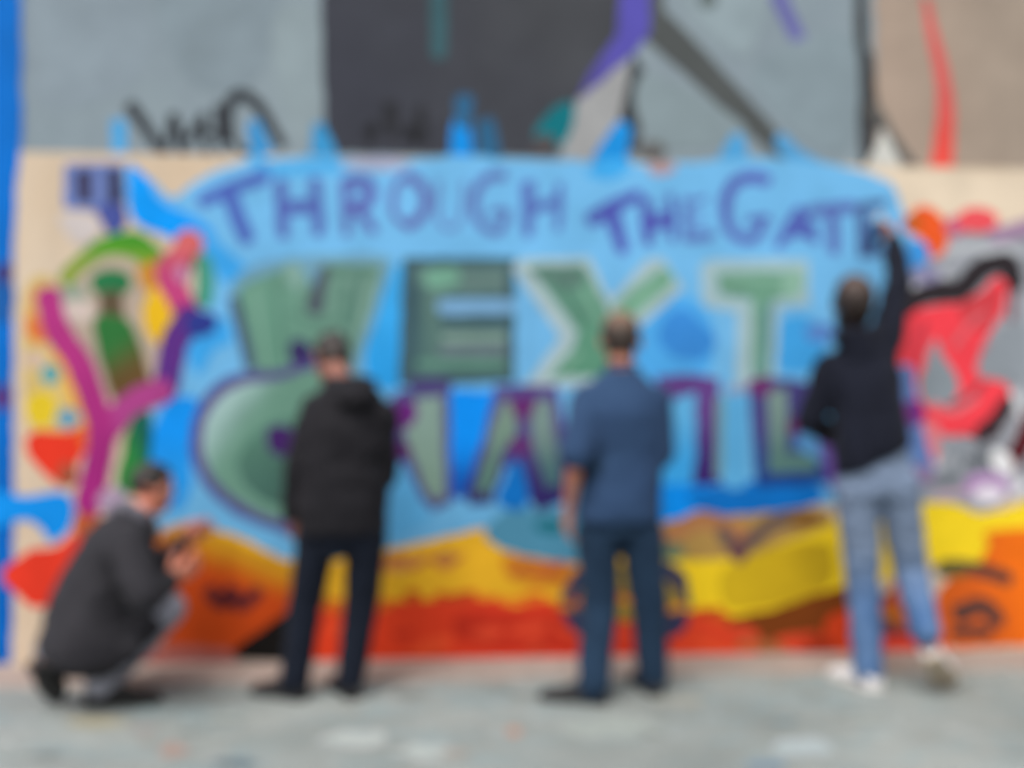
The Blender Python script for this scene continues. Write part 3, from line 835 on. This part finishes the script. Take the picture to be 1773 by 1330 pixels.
def solid(acc, name, mat, parent=None, voxel=0.011, smooth=6, wr=None):
    tmp = link("volume", mesh(acc.v, acc.f))
    m = tmp.modifiers.new("r", 'REMESH')
    m.mode = 'VOXEL'
    m.voxel_size = voxel
    m.use_smooth_shade = True
    if smooth:
        s = tmp.modifiers.new("s", 'SMOOTH')
        s.factor = 0.5
        s.iterations = smooth
    bpy.context.view_layer.update()
    dg = bpy.context.evaluated_depsgraph_get()
    me = bpy.data.meshes.new_from_object(tmp.evaluated_get(dg), depsgraph=dg)
    old = tmp.data
    bpy.data.objects.remove(tmp)
    bpy.data.meshes.remove(old)
    if wr:
        wrinkle(me, *wr)
        me.update()
    me.polygons.foreach_set("use_smooth", [True] * len(me.polygons))
    me.materials.clear()
    return link(name, me, mat, parent)

def frame(f, u):
    f = V(f).normalized()
    u = V(u)
    u = (u - f * u.dot(f)).normalized()
    return f, u, f.cross(u)              # forward, up, right

def head_volume(acc, C, f, u, s, k=1.0):
    acc.ell(C + u * .030 * k - f * .008 * k, s * .076 * k, f * .097 * k, u * .090 * k, 24, 16)      # cranium
    acc.ell(C - u * .035 * k + f * .022 * k, s * .062 * k, f * .072 * k, u * .078 * k, 22, 14)      # face
    acc.ell(C - u * .092 * k + f * .058 * k, s * .032 * k, f * .026 * k, u * .022 * k)              # chin
    acc.ell(C - u * .070 * k + f * .000 * k, s * .060 * k, f * .050 * k, u * .035 * k)              # jaw
    acc.loft([(C + u * .012 * k + f * .088 * k, s * .009 * k, f * .010 * k), (C - u * .018 * k + f * .101 * k, s * .011 * k, f * .016 * k),
              (C - u * .036 * k + f * .100 * k, s * .018 * k, f * .016 * k)], 12)                   # nose
    acc.ell(C + u * .022 * k + f * .080 * k, s * .052 * k, f * .014 * k, u * .010 * k)              # brow
    acc.ell(C - u * .060 * k + f * .089 * k, s * .026 * k, f * .010 * k, u * .006 * k)              # upper lip
    acc.ell(C - u * .071 * k + f * .086 * k, s * .022 * k, f * .010 * k, u * .007 * k)              # lower lip
    for g in (-1, 1):
        acc.ell(C + s * (g * .080 * k) - u * .008 * k - f * .008 * k, (s * g * .5 - f * .3).normalized() * .011 * k, f * .019 * k, u * .033 * k, 14, 10)   # ear

def hand_volume(acc, wrist, d, n, thumb, curl=0.45, k=1.0):
    """d along the hand, n out of the palm, thumb = side the thumb leaves from"""
    d = V(d).normalized()
    n = V(n)
    n = (n - d * n.dot(d)).normalized()
    w = d.cross(n)
    if w.dot(V(thumb)) < 0:
        w = -w
    wrist = V(wrist)
    acc.loft([(wrist - d * .01, w * .026 * k, n * .020 * k), (wrist + d * .03 * k, w * .034 * k, n * .019 * k), (wrist + d * .065 * k, w * .041 * k, n * .017 * k),
              (wrist + d * .095 * k, w * .040 * k, n * .014 * k)], 18)
    for i, (off, L) in enumerate(((.031, .078), (.0105, .088), (-.0105, .082), (-.031, .064))):
        p = wrist + d * (.088 * k) + w * (off * k)
        pts = [p - d * .02 * k, p]
        ang = 0.12 + curl * 0.3
        dd = (d + w * (off * 3.0)).normalized()
        for j, fr in enumerate((.45, .31, .24)):
            dirv = dd * math.cos(ang) + n * math.sin(ang)
            p = p + dirv * (L * fr * k)
            pts.append(p)
            ang += curl * (1.0 if j == 0 else 0.9)
        acc.chain(pts, [.0095 * k, .0095 * k, .0088 * k, .0080 * k, .0070 * k])
    b = wrist + d * .025 * k + w * .028 * k
    t1 = b + (d * .55 + w * .75 + n * .25).normalized() * .040 * k
    t2 = t1 + (d * .80 + w * .30 + n * (.3 + curl * .4)).normalized() * .032 * k
    t3 = t2 + (d * .85 - w * .05 + n * (.4 + curl * .5)).normalized() * .026 * k
    acc.chain([b - w * .012, b, t1, t2, t3], [.015 * k, .015 * k, .0115 * k, .0105 * k, .0085 * k])
    return w

def hair_mesh(C, f, u, s, k, line, lift, parent, mat, seed, bald=0.0, nape=0.0):
    vs, fs = [], []
    nu, nv = 72, 48
    c = C + u * .030 * k - f * .008 * k
    for j in range(nv + 1):
        th = math.pi * j / nv
        for i in range(nu):
            ph = 2 * math.pi * i / nu
            x, y, z = math.sin(th) * math.cos(ph), math.sin(th) * math.sin(ph), math.cos(th)   # right, forward, up
            lim = line(x, y)
            h = max(0.0, min(1.0, (z - lim) / 0.22 + 0.5))
            h = h * h * (3 - 2 * h)
            q = V((x * 2.2 + seed, y * 2.2, z * 2.2))
            q2 = V((x * 11 + seed, y * 11, z * 4))
            r = 0.90 + h * (0.13 + lift * (0.5 + 0.5 * max(z, 0)) + 0.035 * noise.noise(q) + 0.03 * noise.noise(q2))
            if bald:
                e = max(0.0, 1 - math.hypot(x / .9, (y + .15) / 1.0)) if z > 0 else 0
                r -= bald * min(1, e * 1.8) * (0.5 + 0.5 * noise.noise(q2 * 1.7))
            if nape and z < 0 and y < .2: z *= 1 + nape
            vs.append(c + s * (x * .076 * k * r) + f * (y * .097 * k * r) + u * (z * .092 * k * r))
    for j in range(nv):
        for i in range(nu):
            k2 = (i + 1) % nu
            fs.append((j * nu + i, (j + 1) * nu + i, (j + 1) * nu + k2, j * nu + k2))
    me = mesh(vs, fs, True)
    return link("hair", me, mat, parent)

M_EYE = plain("eye_white", (226, 222, 216), 0.2, 0.02)
M_IRIS = plain("iris", (48, 34, 26), 0.2, 0.05)
def eyes(C, f, u, s, k, parent):
    for g in (-1, 1):
        a = Acc()
        a.ell(C + s * (g * .031 * k) + u * .002 * k + f * .078 * k, s * .0125 * k, u * .0125 * k, f * .0125 * k, 16, 12)
        me = mesh(a.v, a.f, True)
        o = link("eye", me, M_EYE, parent)
        me.materials.append(M_IRIS)
        for pl in me.polygons:
            if pl.normal.dot(f) > 0.86:
                pl.material_index = 1
    for g in (-1, 1):
        a = Acc()
        a.chain([C + s * (g * .016 * k) + u * .028 * k + f * .091 * k, C + s * (g * .034 * k) + u * .031 * k + f * .086 * k, C + s * (g * .050 * k) + u * .024 * k + f * .074 * k], [.004, .0045, .003])
        link("eyebrow", mesh(a.v, a.f, True), M_IRIS, parent)

def make_shoe(heel, toe, mat, solemat, parent, height=.098, width=.054, up=(0, 0, 1), label=None):
    """heel and toe are points on the underside of the sole"""
    heel, toe, up = V(heel), V(toe), V(up)
    d = toe - heel
    L = d.length
    d.normalize()
    up = (up - d * up.dot(d)).normalized()
    s = d.cross(up)
    a = Acc()
    prof = [(.00, .55, .50), (.06, .74, .95), (.20, .80, 1.0), (.36, .80, .92), (.50, .88, .70), (.66, 1.0, .52), (.82, .96, .42), (.93, .72, .34), (1.0, .34, .20)]
    a.loft([(heel + d * (t * L) + up * (.018 + height * h / 2 - .006), s * (width * w), up * (height * h / 2)) for t, w, h in prof], 22, 2.3)
    o = solid(a, "shoe", mat, parent, 0.007, 3)
    if label:
        o['label'] = label
    b = Acc()
    sp = [(-.01, .55), (.03, .78), (.15, .90), (.40, .84), (.66, 1.08), (.85, 1.02), (.96, .78), (1.02, .42)]
    b.loft([(heel + d * (t * L) + up * .011, s * (width * w), up * .0115) for t, w in sp], 22, 2.6)
    solid(b, "sole", solemat, o, 0.006, 1)
    # collar of the shoe and laces as small raised pieces
    c = Acc()
    for q in (.40, .48, .56):
        top = heel + d * (q * L) + up * (.018 + height * (.90 - (q - .36) * 1.5))
        c.chain([top - s * .02, top + up * .003, top + s * .02], [.0035] * 3)
    link("laces", mesh(c.v, c.f, True), solemat, o)
    return o

# ------------------------------------------------------------------ a person
def person(label, J, sk, k=1.0):
    """body as one continuous surface from the joints in J"""
    a = Acc()
    C, f, u, s = J['head']
    head_volume(a, C, f, u, s, k)
    nb = J['neck']
    a.chain([C - u * .05 - f * .015, (C - u * .09 - f * .02).lerp(nb, .6), nb], [.056, .056, .060])
    a.loft([(r[0], V(r[1]) * .86, V(r[2]) * .80) for r in J['torso']], 24)
    for side in ('l', 'r'):
        sh, el, wr_ = J['arm_' + side]
        a.chain([sh, sh.lerp(el, .45), el, el.lerp(wr_, .3), wr_], [.047, .044, .037, .037, .025])
        h = J['hand_' + side]
        hand_volume(a, wr_, h[0], h[1], h[2], h[3] if len(h) > 3 else .45, J.get('hand_size', 1.0))
        hp, kn, an = J['leg_' + side]
        a.chain([hp, hp.lerp(kn, .5), kn, kn.lerp(an, .35), an], [.068, .062, .048, .046, .034])
        hl, to = J['foot_' + side]
        uv = (an - V(hl).lerp(V(to), .2)).normalized() * .036
        a.chain([an, V(hl).lerp(V(to), .2) + uv, V(hl).lerp(V(to), .68) + uv * .75], [.032, .026, .017])
    body = solid(a, "person", sk, None, 0.0062, 3)
    tag(body, label, "person", "men painting and watching at the graffiti wall")
    eyes(C, f, u, s, k, body)
    return body

def trousers(J, mat, body, r_h=.088, r_k=.066, r_a=.056, amp=.006, seed=1.0, waist=None):
    a = Acc()
    for side in ('l', 'r'):
        hp, kn, an = J['leg_' + side]
        a.chain([hp, hp.lerp(kn, .4), kn, kn.lerp(an, .5), an - (kn - an).normalized() * .012], [r_h, r_h * .90, r_k, (r_k + r_a) / 2, r_a])
    for r in (waist or J['torso'][:2]):
        pass
    w = waist or J['torso'][:3]
    a.loft([(r[0], V(r[1]) * 1.0, V(r[2]) * 1.0) for r in w], 24)
    return solid(a, "trousers", mat, body, 0.010, 5, (amp, 9.0, seed, (1, 1, 1.7)))

def pocket(tr, px, py, w=.062, h=.075):
    """patch pocket laid on the seat of the trousers and standing 3 mm off the cloth"""
    c = P(px, py, 4.5)
    n = 9
    vs, fs = [], []
    for j in range(n):
        for i in range(n):
            x, z = -1 + 2 * i / (n - 1), -1 + 2 * j / (n - 1)
            if z < -.4: z2 = z * (1.0 + .18 * (1 - abs(x)))
            else: z2 = z
            o = V((c.x + x * w, 3.9, c.z + z2 * h))
            ok, loc, nor, _ = tr.ray_cast(o, V((0, 1, 0)))
            if not ok: return
            edge = 0.0005 if (i in (0, n - 1) or j in (0, n - 1)) else 0.0045
            vs.append(loc + nor * edge)
    for j in range(n - 1):
        for i in range(n - 1):
            a = j * n + i
            fs.append((a, a + 1, a + n + 1, a + n))
    link("back_pocket", mesh(vs, fs, True), tr.data.materials[0], tr)

R_, F_ = V((1, 0, 0)), V((0, 1, 0))
SOLE_DK = plain("rubber_sole", (30, 29, 29), 0.8, 0.15)

# ===== man in the black jacket, second from left
def at(x, y, Y): return P(x, y, Y)
def back_line(x, y):                                   # hairline: neck at the back, forehead in front, above the ears
    return 0.30 + 0.25 * y if y > 0.15 else (-0.62 if abs(x) < 0.62 else -0.25 - 0.1 * y)

f, u, s = frame((-0.50, 0.62, -0.62), (0, 0.3, 1))
side2 = V((0.95, 0.30, 0))
fw2 = V((-0.30, 0.95, 0))
J2 = dict(head=(at(574, 622, 4.62), f, u, s), neck=at(596, 676, 4.52),
          torso=[(at(594, 935, 4.50), side2 * .165, fw2 * .125), (at(594, 880, 4.50), side2 * .170, fw2 * .125), (at(598, 800, 4.50), side2 * .168, fw2 * .120),
                 (at(602, 740, 4.50), side2 * .185, fw2 * .120), (at(602, 700, 4.51), side2 * .175, fw2 * .105), (at(600, 672, 4.52), side2 * .09, fw2 * .075)],
          arm_l=(at(548, 712, 4.50), at(518, 806, 4.47), at(507, 886, 4.52)), hand_l=((-.05, .18, -1), (.8, .5, 0), (.1, 1, 0), .5),
          arm_r=(at(660, 722, 4.50), at(664, 822, 4.56), at(628, 842, 4.78)), hand_r=((-.6, .7, .15), (-.5, -.5, -.6), (-.4, 0, 1), .7),
          leg_l=(at(550, 930, 4.50), at(530, 1040, 4.52), at(512, 1172, 4.50)), leg_r=(at(634, 930, 4.50), at(626, 1045, 4.54), at(606, 1180, 4.52)),
          foot_l=(V((-.985, 4.47, 0)), V((-1.16, 4.57, 0))), foot_r=(V((-.74, 4.44, 0)), V((-.78, 4.69, 0))))
def put_foot(J, side, px, py, dirv, L):
    """heel under the ankle, toe along dirv"""
    g = G(px, py)
    d = V((dirv[0], dirv[1], 0)).normalized()
    hl = V((g[0], g[1], 0))
    J['foot_' + side] = (hl, hl + d * L)
    an = J['leg_' + side][2]
    J['leg_' + side] = (J['leg_' + side][0], J['leg_' + side][1], V((hl.x, hl.y, 0)) + d * (L * .2) + V((0, 0, .095)))
put_foot(J2, 'l', 530, 1213, (-.82, .40), .31)
put_foot(J2, 'r', 614, 1213, (-.45, .88), .30)
p2 = person("man in a black hooded jacket and dark jeans, head bowed, arm hanging down", J2, skin((136, 88, 72)))
hair_mesh(*J2['head'], 1.04, lambda x, y: (0.30 + 0.25 * y if y > 0.15 else (-0.78 if abs(x) < 0.70 else -0.35)), .07, p2, hairmat((26, 20, 17), (48, 34, 27)), 2.0, nape=.40)
mj = cloth("jacket_cloth", (24, 23, 27), (34, 33, 37), 300, .75)
a = Acc()
T = J2['torso']
a.loft([(at(594, 918, 4.50), side2 * .200, fw2 * .150), (at(594, 880, 4.50), side2 * .206, fw2 * .155), (at(597, 800, 4.50), side2 * .200, fw2 * .150),
        (at(602, 745, 4.50), side2 * .208, fw2 * .138), (at(602, 702, 4.51), side2 * .184, fw2 * .122), (at(604, 676, 4.515), side2 * .140, fw2 * .105), (at(602, 652, 4.52), side2 * .088, fw2 * .085)])
for sd_ in ('l', 'r'):
    sh, el, wr_ = J2['arm_' + sd_]
    a.chain([sh, sh.lerp(el, .5), el, wr_], [.078, .072, .064, .048])
jk = solid(a, "jacket", mj, p2, 0.010, 5, (.014, 6.0, 3.0, (1, 1, 1.5)))
a = Acc()
a.ell(at(616, 684, 4.40), side2 * .095, fw2 * .06, V((0, 0.02, .062)))
a.chain([at(566, 672, 4.45), at(588, 676, 4.42), at(630, 672, 4.42), at(642, 662, 4.48)], [.028, .034, .036, .026])
solid(a, "hood", mj, jk, 0.009, 4, (.006, 12.0, 5.0))
a = Acc()
a.loft([(at(594, 922, 4.50), side2 * .202, fw2 * .152), (at(594, 908, 4.50), side2 * .208, fw2 * .157)], 30)
solid(a, "hem_band", mj, jk, 0.009, 2)
trousers(J2, cloth("dark_denim", (17, 22, 33), (24, 30, 42), 500), p2, .098, .078, .066, .009, 2.0, waist=[(at(592, 962, 4.50), side2 * .120, fw2 * .095), (at(593, 935, 4.50), side2 * .168, fw2 * .13), (at(594, 880, 4.50), side2 * .165, fw2 * .125)])
for sd_ in ('l', 'r'):
    make_shoe(*J2['foot_' + sd_], plain("black_leather", (34, 32, 34), 0.5, 0.15), SOLE_DK, p2)

# ===== man in the blue T-shirt, third from left
f, u, s = frame((0.02, 0.95, -0.22), (0, 0.25, 1))
J3 = dict(head=(at(1074, 592, 4.54), f, u, s), neck=at(1076, 652, 4.50),
          torso=[(at(1072, 925, 4.50), R_ * .170, F_ * .120), (at(1071, 870, 4.50), R_ * .172, F_ * .125), (at(1072, 790, 4.49), R_ * .170, F_ * .120),
                 (at(1075, 715, 4.48), R_ * .185, F_ * .118), (at(1076, 680, 4.49), R_ * .165, F_ * .095), (at(1076, 650, 4.50), R_ * .085, F_ * .07)],
          arm_l=(at(1018, 694, 4.48), at(996, 800, 4.36), at(984, 886, 4.46)), hand_l=((-.05, .35, -1), (.9, .3, 0), (.1, 1, .2), .5),
          arm_r=(at(1132, 694, 4.49), at(1138, 800, 4.52), at(1106, 800, 4.78)), hand_r=((-.4, .9, .1), (-.8, -.4, -.3), (-.1, .2, 1), .8),
          leg_l=(at(1036, 925, 4.50), at(1038, 1045, 4.52), at(1034, 1180, 4.46)), leg_r=(at(1110, 925, 4.50), at(1124, 1045, 4.54), at(1128, 1170, 4.56)))
put_foot(J3, 'l', 1052, 1219, (-.86, .24), .31)
put_foot(J3, 'r', 1138, 1206, (-.20, 1), .30)
p3 = person("man in a navy blue T-shirt and blue jeans seen from behind", J3, skin((170, 116, 92)), 1.10)
hair_mesh(*J3['head'], 1.13, lambda x, y: (0.30 + 0.25 * y if y > 0.15 else (-0.85 if abs(x) < 0.72 else -0.35)), .04, p3, hairmat((30, 22, 18), (62, 48, 38), (1.665, 1.765, (134, 100, 76))), 5.0, bald=.06, nape=.28)
mt = cloth("tshirt_cotton", (41, 61, 91), (46, 68, 98), 520)
a = Acc()
a.loft([(at(1070, 901, 4.50), R_ * .190, F_ * .148), (at(1072, 870, 4.50), R_ * .186, F_ * .150), (at(1080, 790, 4.50), R_ * .176, F_ * .132),
        (at(1075, 720, 4.48), R_ * .196, F_ * .134), (at(1076, 686, 4.49), R_ * .178, F_ * .112), (at(1076, 660, 4.495), R_ * .130, F_ * .090), (at(1076, 640, 4.50), R_ * .074, F_ * .070)])
for sd_, q in (('l', .86), ('r', .86)):
    sh, el, wr_ = J3['arm_' + sd_]
    a.chain([sh, sh.lerp(el, .5), sh.lerp(el, q)], [.082, .080, .080])
ts = solid(a, "tshirt", mt, p3, 0.010, 4, (.013, 5.5, 8.0, (1, 1, .9)))
a = Acc()
nbp = at(1076, 640, 4.50)
pts = [nbp + R_ * (.066 * math.cos(t)) + F_ * (.062 * math.sin(t)) + V((0, 0, .012 * math.sin(t) - .012)) * -1 for t in (2 * math.pi * i / 16 for i in range(17))]
a.chain(pts, [.009] * 17)
solid(a, "collar", mt, ts, 0.006, 2)
tr = trousers(J3, cloth("blue_denim", (25, 42, 61), (36, 56, 78), 500), p3, .104, .084, .072, .011, 4.0)
pocket(tr, 1046, 948)
pocket(tr, 1100, 948)
for sd_ in ('l', 'r'):
    make_shoe(*J3['foot_' + sd_], plain("dark_trainer", (40, 39, 41), 0.7, 0.2), SOLE_DK, p3)

# ===== tall man reaching up, at right
f, u, s = frame((0.12, 0.86, 0.42), (0, -0.35, 1))
sd4 = V((0.97, 0.10, 0.16))
fw4 = V((-0.10, 0.99, 0))
HW = at(1546, 414, 5.02)
J4 = dict(head=(at(1476, 530, 4.76), f, u, s), neck=at(1486, 598, 4.70),
          torso=[(at(1516, 838, 4.60), V((.165, .02, .02)), fw4 * .115), (at(1512, 790, 4.60), V((.158, .02, .025)), fw4 * .115), (at(1504, 720, 4.62), sd4 * .150, fw4 * .112),
                 (at(1494, 650, 4.66), sd4 * .168, fw4 * .112), (at(1488, 618, 4.68), sd4 * .150, fw4 * .095), (at(1486, 596, 4.70), sd4 * .080, fw4 * .07)],
          arm_l=(at(1438, 640, 4.66), at(1402, 728, 4.66), at(1452, 760, 4.86)), hand_l=((.7, .6, -.1), (.3, -.6, .5), (0, .3, 1), .5),
          arm_r=(at(1534, 584, 4.72), at(1556, 488, 4.84), HW), hand_r=((-.18, .80, .55), (-1, -.1, 0), (0, -.3, 1), 1.05),
          leg_l=(at(1484, 842, 4.60), at(1494, 1000, 4.66), at(1502, 1150, 4.62)), leg_r=(at(1552, 836, 4.58), at(1576, 985, 4.66), at(1614, 1120, 4.42)))
put_foot(J4, 'l', 1520, 1199, (-.35, .90), .32)
# right foot up on its toes, sole turned to the viewer
toe = V((*G(1644, 1192), 0.0))
heel = at(1612, 1142, 4.46)
J4['leg_r'] = (J4['leg_r'][0], J4['leg_r'][1], heel + V((-.005, .050, .125)))
J4['foot_r'] = (heel, toe + V((0, 0, .01)))
p4 = person("tall man in a dark hoodie and light jeans reaching up to paint", J4, skin((186, 132, 112)), 1.08)
hair_mesh(*J4['head'], 1.20, lambda x, y: (0.30 + 0.25 * y if y > 0.15 else (-1.0 if abs(x) < 0.80 else -0.3)), .10, p4, hairmat((26, 17, 14), (50, 34, 26), (1.83, 1.95, (70, 46, 34))), 9.0, nape=.60)
mh = cloth("hoodie_fleece", (17, 19, 29), (25, 28, 40), 260)
a = Acc()
a.loft([(at(1510, 795, 4.60), V((.168, .02, .080)), fw4 * .135), (at(1508, 765, 4.60), V((.168, .02, .060)), fw4 * .138), (at(1503, 715, 4.62), sd4 * .165, fw4 * .134),
        (at(1494, 652, 4.66), sd4 * .180, fw4 * .130), (at(1488, 622, 4.68), sd4 * .160, fw4 * .112), (at(1486, 594, 4.70), sd4 * .095, fw4 * .090), (at(1482, 572, 4.71), sd4 * .080, fw4 * .080)])
for sd_ in ('l', 'r'):
    sh, el, wr_ = J4['arm_' + sd_]
    a.chain([sh, sh.lerp(el, .5), el, el.lerp(wr_, .5), wr_.lerp(el, .06)], [.080, .072, .062, .056, .044])
a.chain([at(1508, 640, 4.68), J4['arm_r'][0]], [.10, .082])
hd = solid(a, "hoodie", mh, p4, 0.010, 5, (.013, 6.5, 12.0, (1, 1, 1.3)))
a = Acc()
a.chain([at(1450, 584, 4.68), at(1460, 586, 4.62), at(1484, 586, 4.60), at(1508, 580, 4.63), at(1520, 566, 4.69)], [.032, .044, .052, .044, .032])
a.ell(at(1492, 606, 4.60), sd4 * .090, fw4 * .050, V((0, .01, .075)))
solid(a, "hood", mh, hd, 0.009, 4, (.005, 12.0, 15.0))
ml = cloth("light_denim", (52, 86, 130), (96, 122, 158), 500, worn=(.40, .68, (120, 132, 150)))
tr = trousers(J4, ml, p4, .102, .078, .066, .011, 6.0, waist=[(at(1518, 858, 4.60), V((.158, .02, .0)), fw4 * .120), (at(1516, 820, 4.60), V((.162, .02, .02)), fw4 * .122), (at(1514, 784, 4.60), V((.152, .02, .03)), fw4 * .118)])
pocket(tr, 1486, 866)
pocket(tr, 1542, 856)
M_WS = plain("white_canvas", (226, 222, 222), 0.7, 0.08, k=.9)
M_TS = plain("tan_rubber_sole", (176, 160, 140), 0.8, 0.15)
make_shoe(*J4['foot_l'], M_WS, plain("pale_rubber", (200, 196, 192), 0.8, 0.1), p4, .112, .064)
make_shoe(*J4['foot_r'], M_WS, M_TS, p4, .110, .062, up=(0, .5, .6))

# spray can in the raised hand
hd_, hn_ = V((-.18, .80, .55)).normalized(), V((-1, -.1, 0))
hn_ = (hn_ - hd_ * hn_.dot(hd_)).normalized()
ax = hd_.cross(hn_)
if ax.z < 0: ax = -ax
cc = HW + hd_ * .085 + hn_ * .052
def lathe(c, axis, prof, n=28):
    a_ = axis.orthogonal().normalized()
    b_ = axis.cross(a_)
    vs, fs = [], []
    for (h, r) in prof:
        for i in range(n):
            t = 2 * math.pi * i / n
            vs.append(c + axis * h + a_ * (r * math.cos(t)) + b_ * (r * math.sin(t)))
    for j in range(len(prof) - 1):
        for i in range(n):
            k = (i + 1) % n
            fs.append((j * n + i, j * n + k, (j + 1) * n + k, (j + 1) * n + i))
    fs.append(tuple(range(n))[::-1])
    fs.append(tuple(range((len(prof) - 1) * n, len(prof) * n)))
    return mesh(vs, fs, True)
can = link("spray_can", lathe(cc, ax, [(-.100, .029), (-.098, .0325), (-.092, .033), (.060, .033), (.066, .031)]), plain("can_print", (52, 88, 130), 0.35, 0.1, 30))
tag(can, "slate blue spray can held in the raised hand of the tall man", "spray can")
link("can_shoulder", lathe(cc, ax, [(.0662, .031), (.078, .026), (.086, .017), (.089, .012)]), plain("tinplate", (150, 152, 156), 0.3, 0.05, spec=.6), can)
link("nozzle", lathe(cc, ax, [(.0892, .008), (.100, .0085), (.106, .0075)]), plain("nozzle_plastic", (220, 220, 220), 0.4, 0.03), can)

# ===== man crouching at the left
fd1 = V((.78, .62, 0)).normalized()           # the way he faces
rt1 = V((.62, -.78, 0)).normalized()          # his right
f, u, s = frame((.58, .80, -.12), (.1, .08, 1))
tl = (fd1 * .25 + V((0, 0, 0)))
def lean(c, w, d):
    return (c, rt1 * w, (fd1 * .93 + V((0, 0, -.36))).normalized() * d)
J1 = dict(hand_size=1.12, head=(at(264, 848, 4.56), f, u, s), neck=at(236, 900, 4.46),
          torso=[(at(150, 1120, 4.34), rt1 * .17, fd1 * .15), lean(at(158, 1060, 4.36), .165, .125), lean(at(180, 1000, 4.40), .165, .12),
                 lean(at(206, 945, 4.43), .18, .12), lean(at(222, 918, 4.45), .16, .10), lean(at(234, 898, 4.46), .08, .07)],
          arm_r=(at(220, 940, 4.22), at(250, 1036, 4.08), at(292, 1006, 4.36)), hand_r=((.62, .40, .42), (-.5, .7, .3), (-.2, -.1, 1), .55),
          arm_l=(at(226, 934, 4.60), at(268, 985, 4.74), at(314, 944, 4.86)), hand_l=((.55, .55, .55), (.45, -.6, -.2), (-.1, -.3, 1), .5),
          leg_r=(at(168, 1124, 4.30), at(292, 1054, 4.52), at(186, 1184, 4.34)), leg_l=(at(138, 1120, 4.42), at(222, 1050, 4.72), at(84, 1170, 4.42)))
put_foot(J1, 'r', 146, 1225, (.92, .22), .32)
t1_ = V((*G(94, 1222), 0.012))
h1 = t1_ + V((-.035, -.13, .195))
J1['leg_l'] = (J1['leg_l'][0], J1['leg_l'][1], h1 + V((.05, .055, .06)))
J1['foot_l'] = (h1, t1_)
p1 = person("crouching man in a dark coat and grey trousers with both hands raised", J1, skin((200, 132, 108)))
hair_mesh(*J1['head'], 1.0, back_line, .05, p1, hairmat((20, 16, 15), (44, 33, 27)), 12.0)
mc = cloth("coat_wool", (38, 37, 41), (50, 49, 53), 260)
a = Acc()
a.loft([(at(160, 1140, 4.33), rt1 * .205 , fd1 * .20), (at(152, 1110, 4.33), rt1 * .215, fd1 * .20), lean(at(156, 1050, 4.37), .192, .165), lean(at(178, 995, 4.41), .180, .148),
        lean(at(206, 945, 4.43), .200, .140), lean(at(222, 915, 4.45), .165, .115), lean(at(234, 894, 4.46), .085, .080)])
for sd_ in ('l', 'r'):
    sh, el, wr_ = J1['arm_' + sd_]
    a.chain([sh, sh.lerp(el, .5), el, wr_.lerp(el, .08)], [.082, .078, .068, .050])
# coat skirt pulled over the thighs
hp, kn, an = J1['leg_r']
a.chain([hp, hp.lerp(kn, .40), hp.lerp(kn, .66)], [.130, .108, .088])
hp, kn, an = J1['leg_l']
a.chain([hp, hp.lerp(kn, .45), hp.lerp(kn, .78)], [.135, .125, .100])
a.chain([at(110, 1118, 4.34), at(160, 1130, 4.24), at(222, 1124, 4.28)], [.06, .06, .055])
ct = solid(a, "coat", mc, p1, 0.011, 5, (.016, 6.0, 20.0, (1, 1, 1.2)))
a = Acc()
a.chain([at(196, 882, 4.42), at(218, 876, 4.38), at(248, 892, 4.40), at(266, 914, 4.50)], [.026, .034, .030, .022])
solid(a, "coat_collar", cloth("coat_collar_wool", (92, 90, 98), None, 300), ct, 0.008, 3)
a = Acc()
a.loft([(at(278, 926, 4.52), rt1 * .030, V((0, 0, .04))), (at(266, 902, 4.56), rt1 * .05, V((0, 0, .05)))], 20)
solid(a, "scarf_end", cloth("scarf_knit", (150, 150, 156), None, 200), ct, 0.008, 3)
mg = cloth("grey_denim", (120, 120, 130), (150, 151, 162), 500)
a = Acc()
for sd_ in ('l', 'r'):
    hp, kn, an = J1['leg_' + sd_]
    a.chain([hp, hp.lerp(kn, .5), kn, kn.lerp(an, .5), an], [.095, .090, .078, .074, .066])
a.loft([(at(150, 1140, 4.34), rt1 * .17, fd1 * .15), (at(152, 1090, 4.34), rt1 * .16, fd1 * .14)], 24)
solid(a, "trousers", mg, p1, 0.010, 4, (.007, 9.0, 22.0))
bl = plain("black_boot", (27, 26, 26), 0.6, 0.15)
make_shoe(*J1['foot_r'], bl, SOLE_DK, p1, .112, .058)
make_shoe(*J1['foot_l'], bl, SOLE_DK, p1, .125, .066, up=(.2, .6, .6))
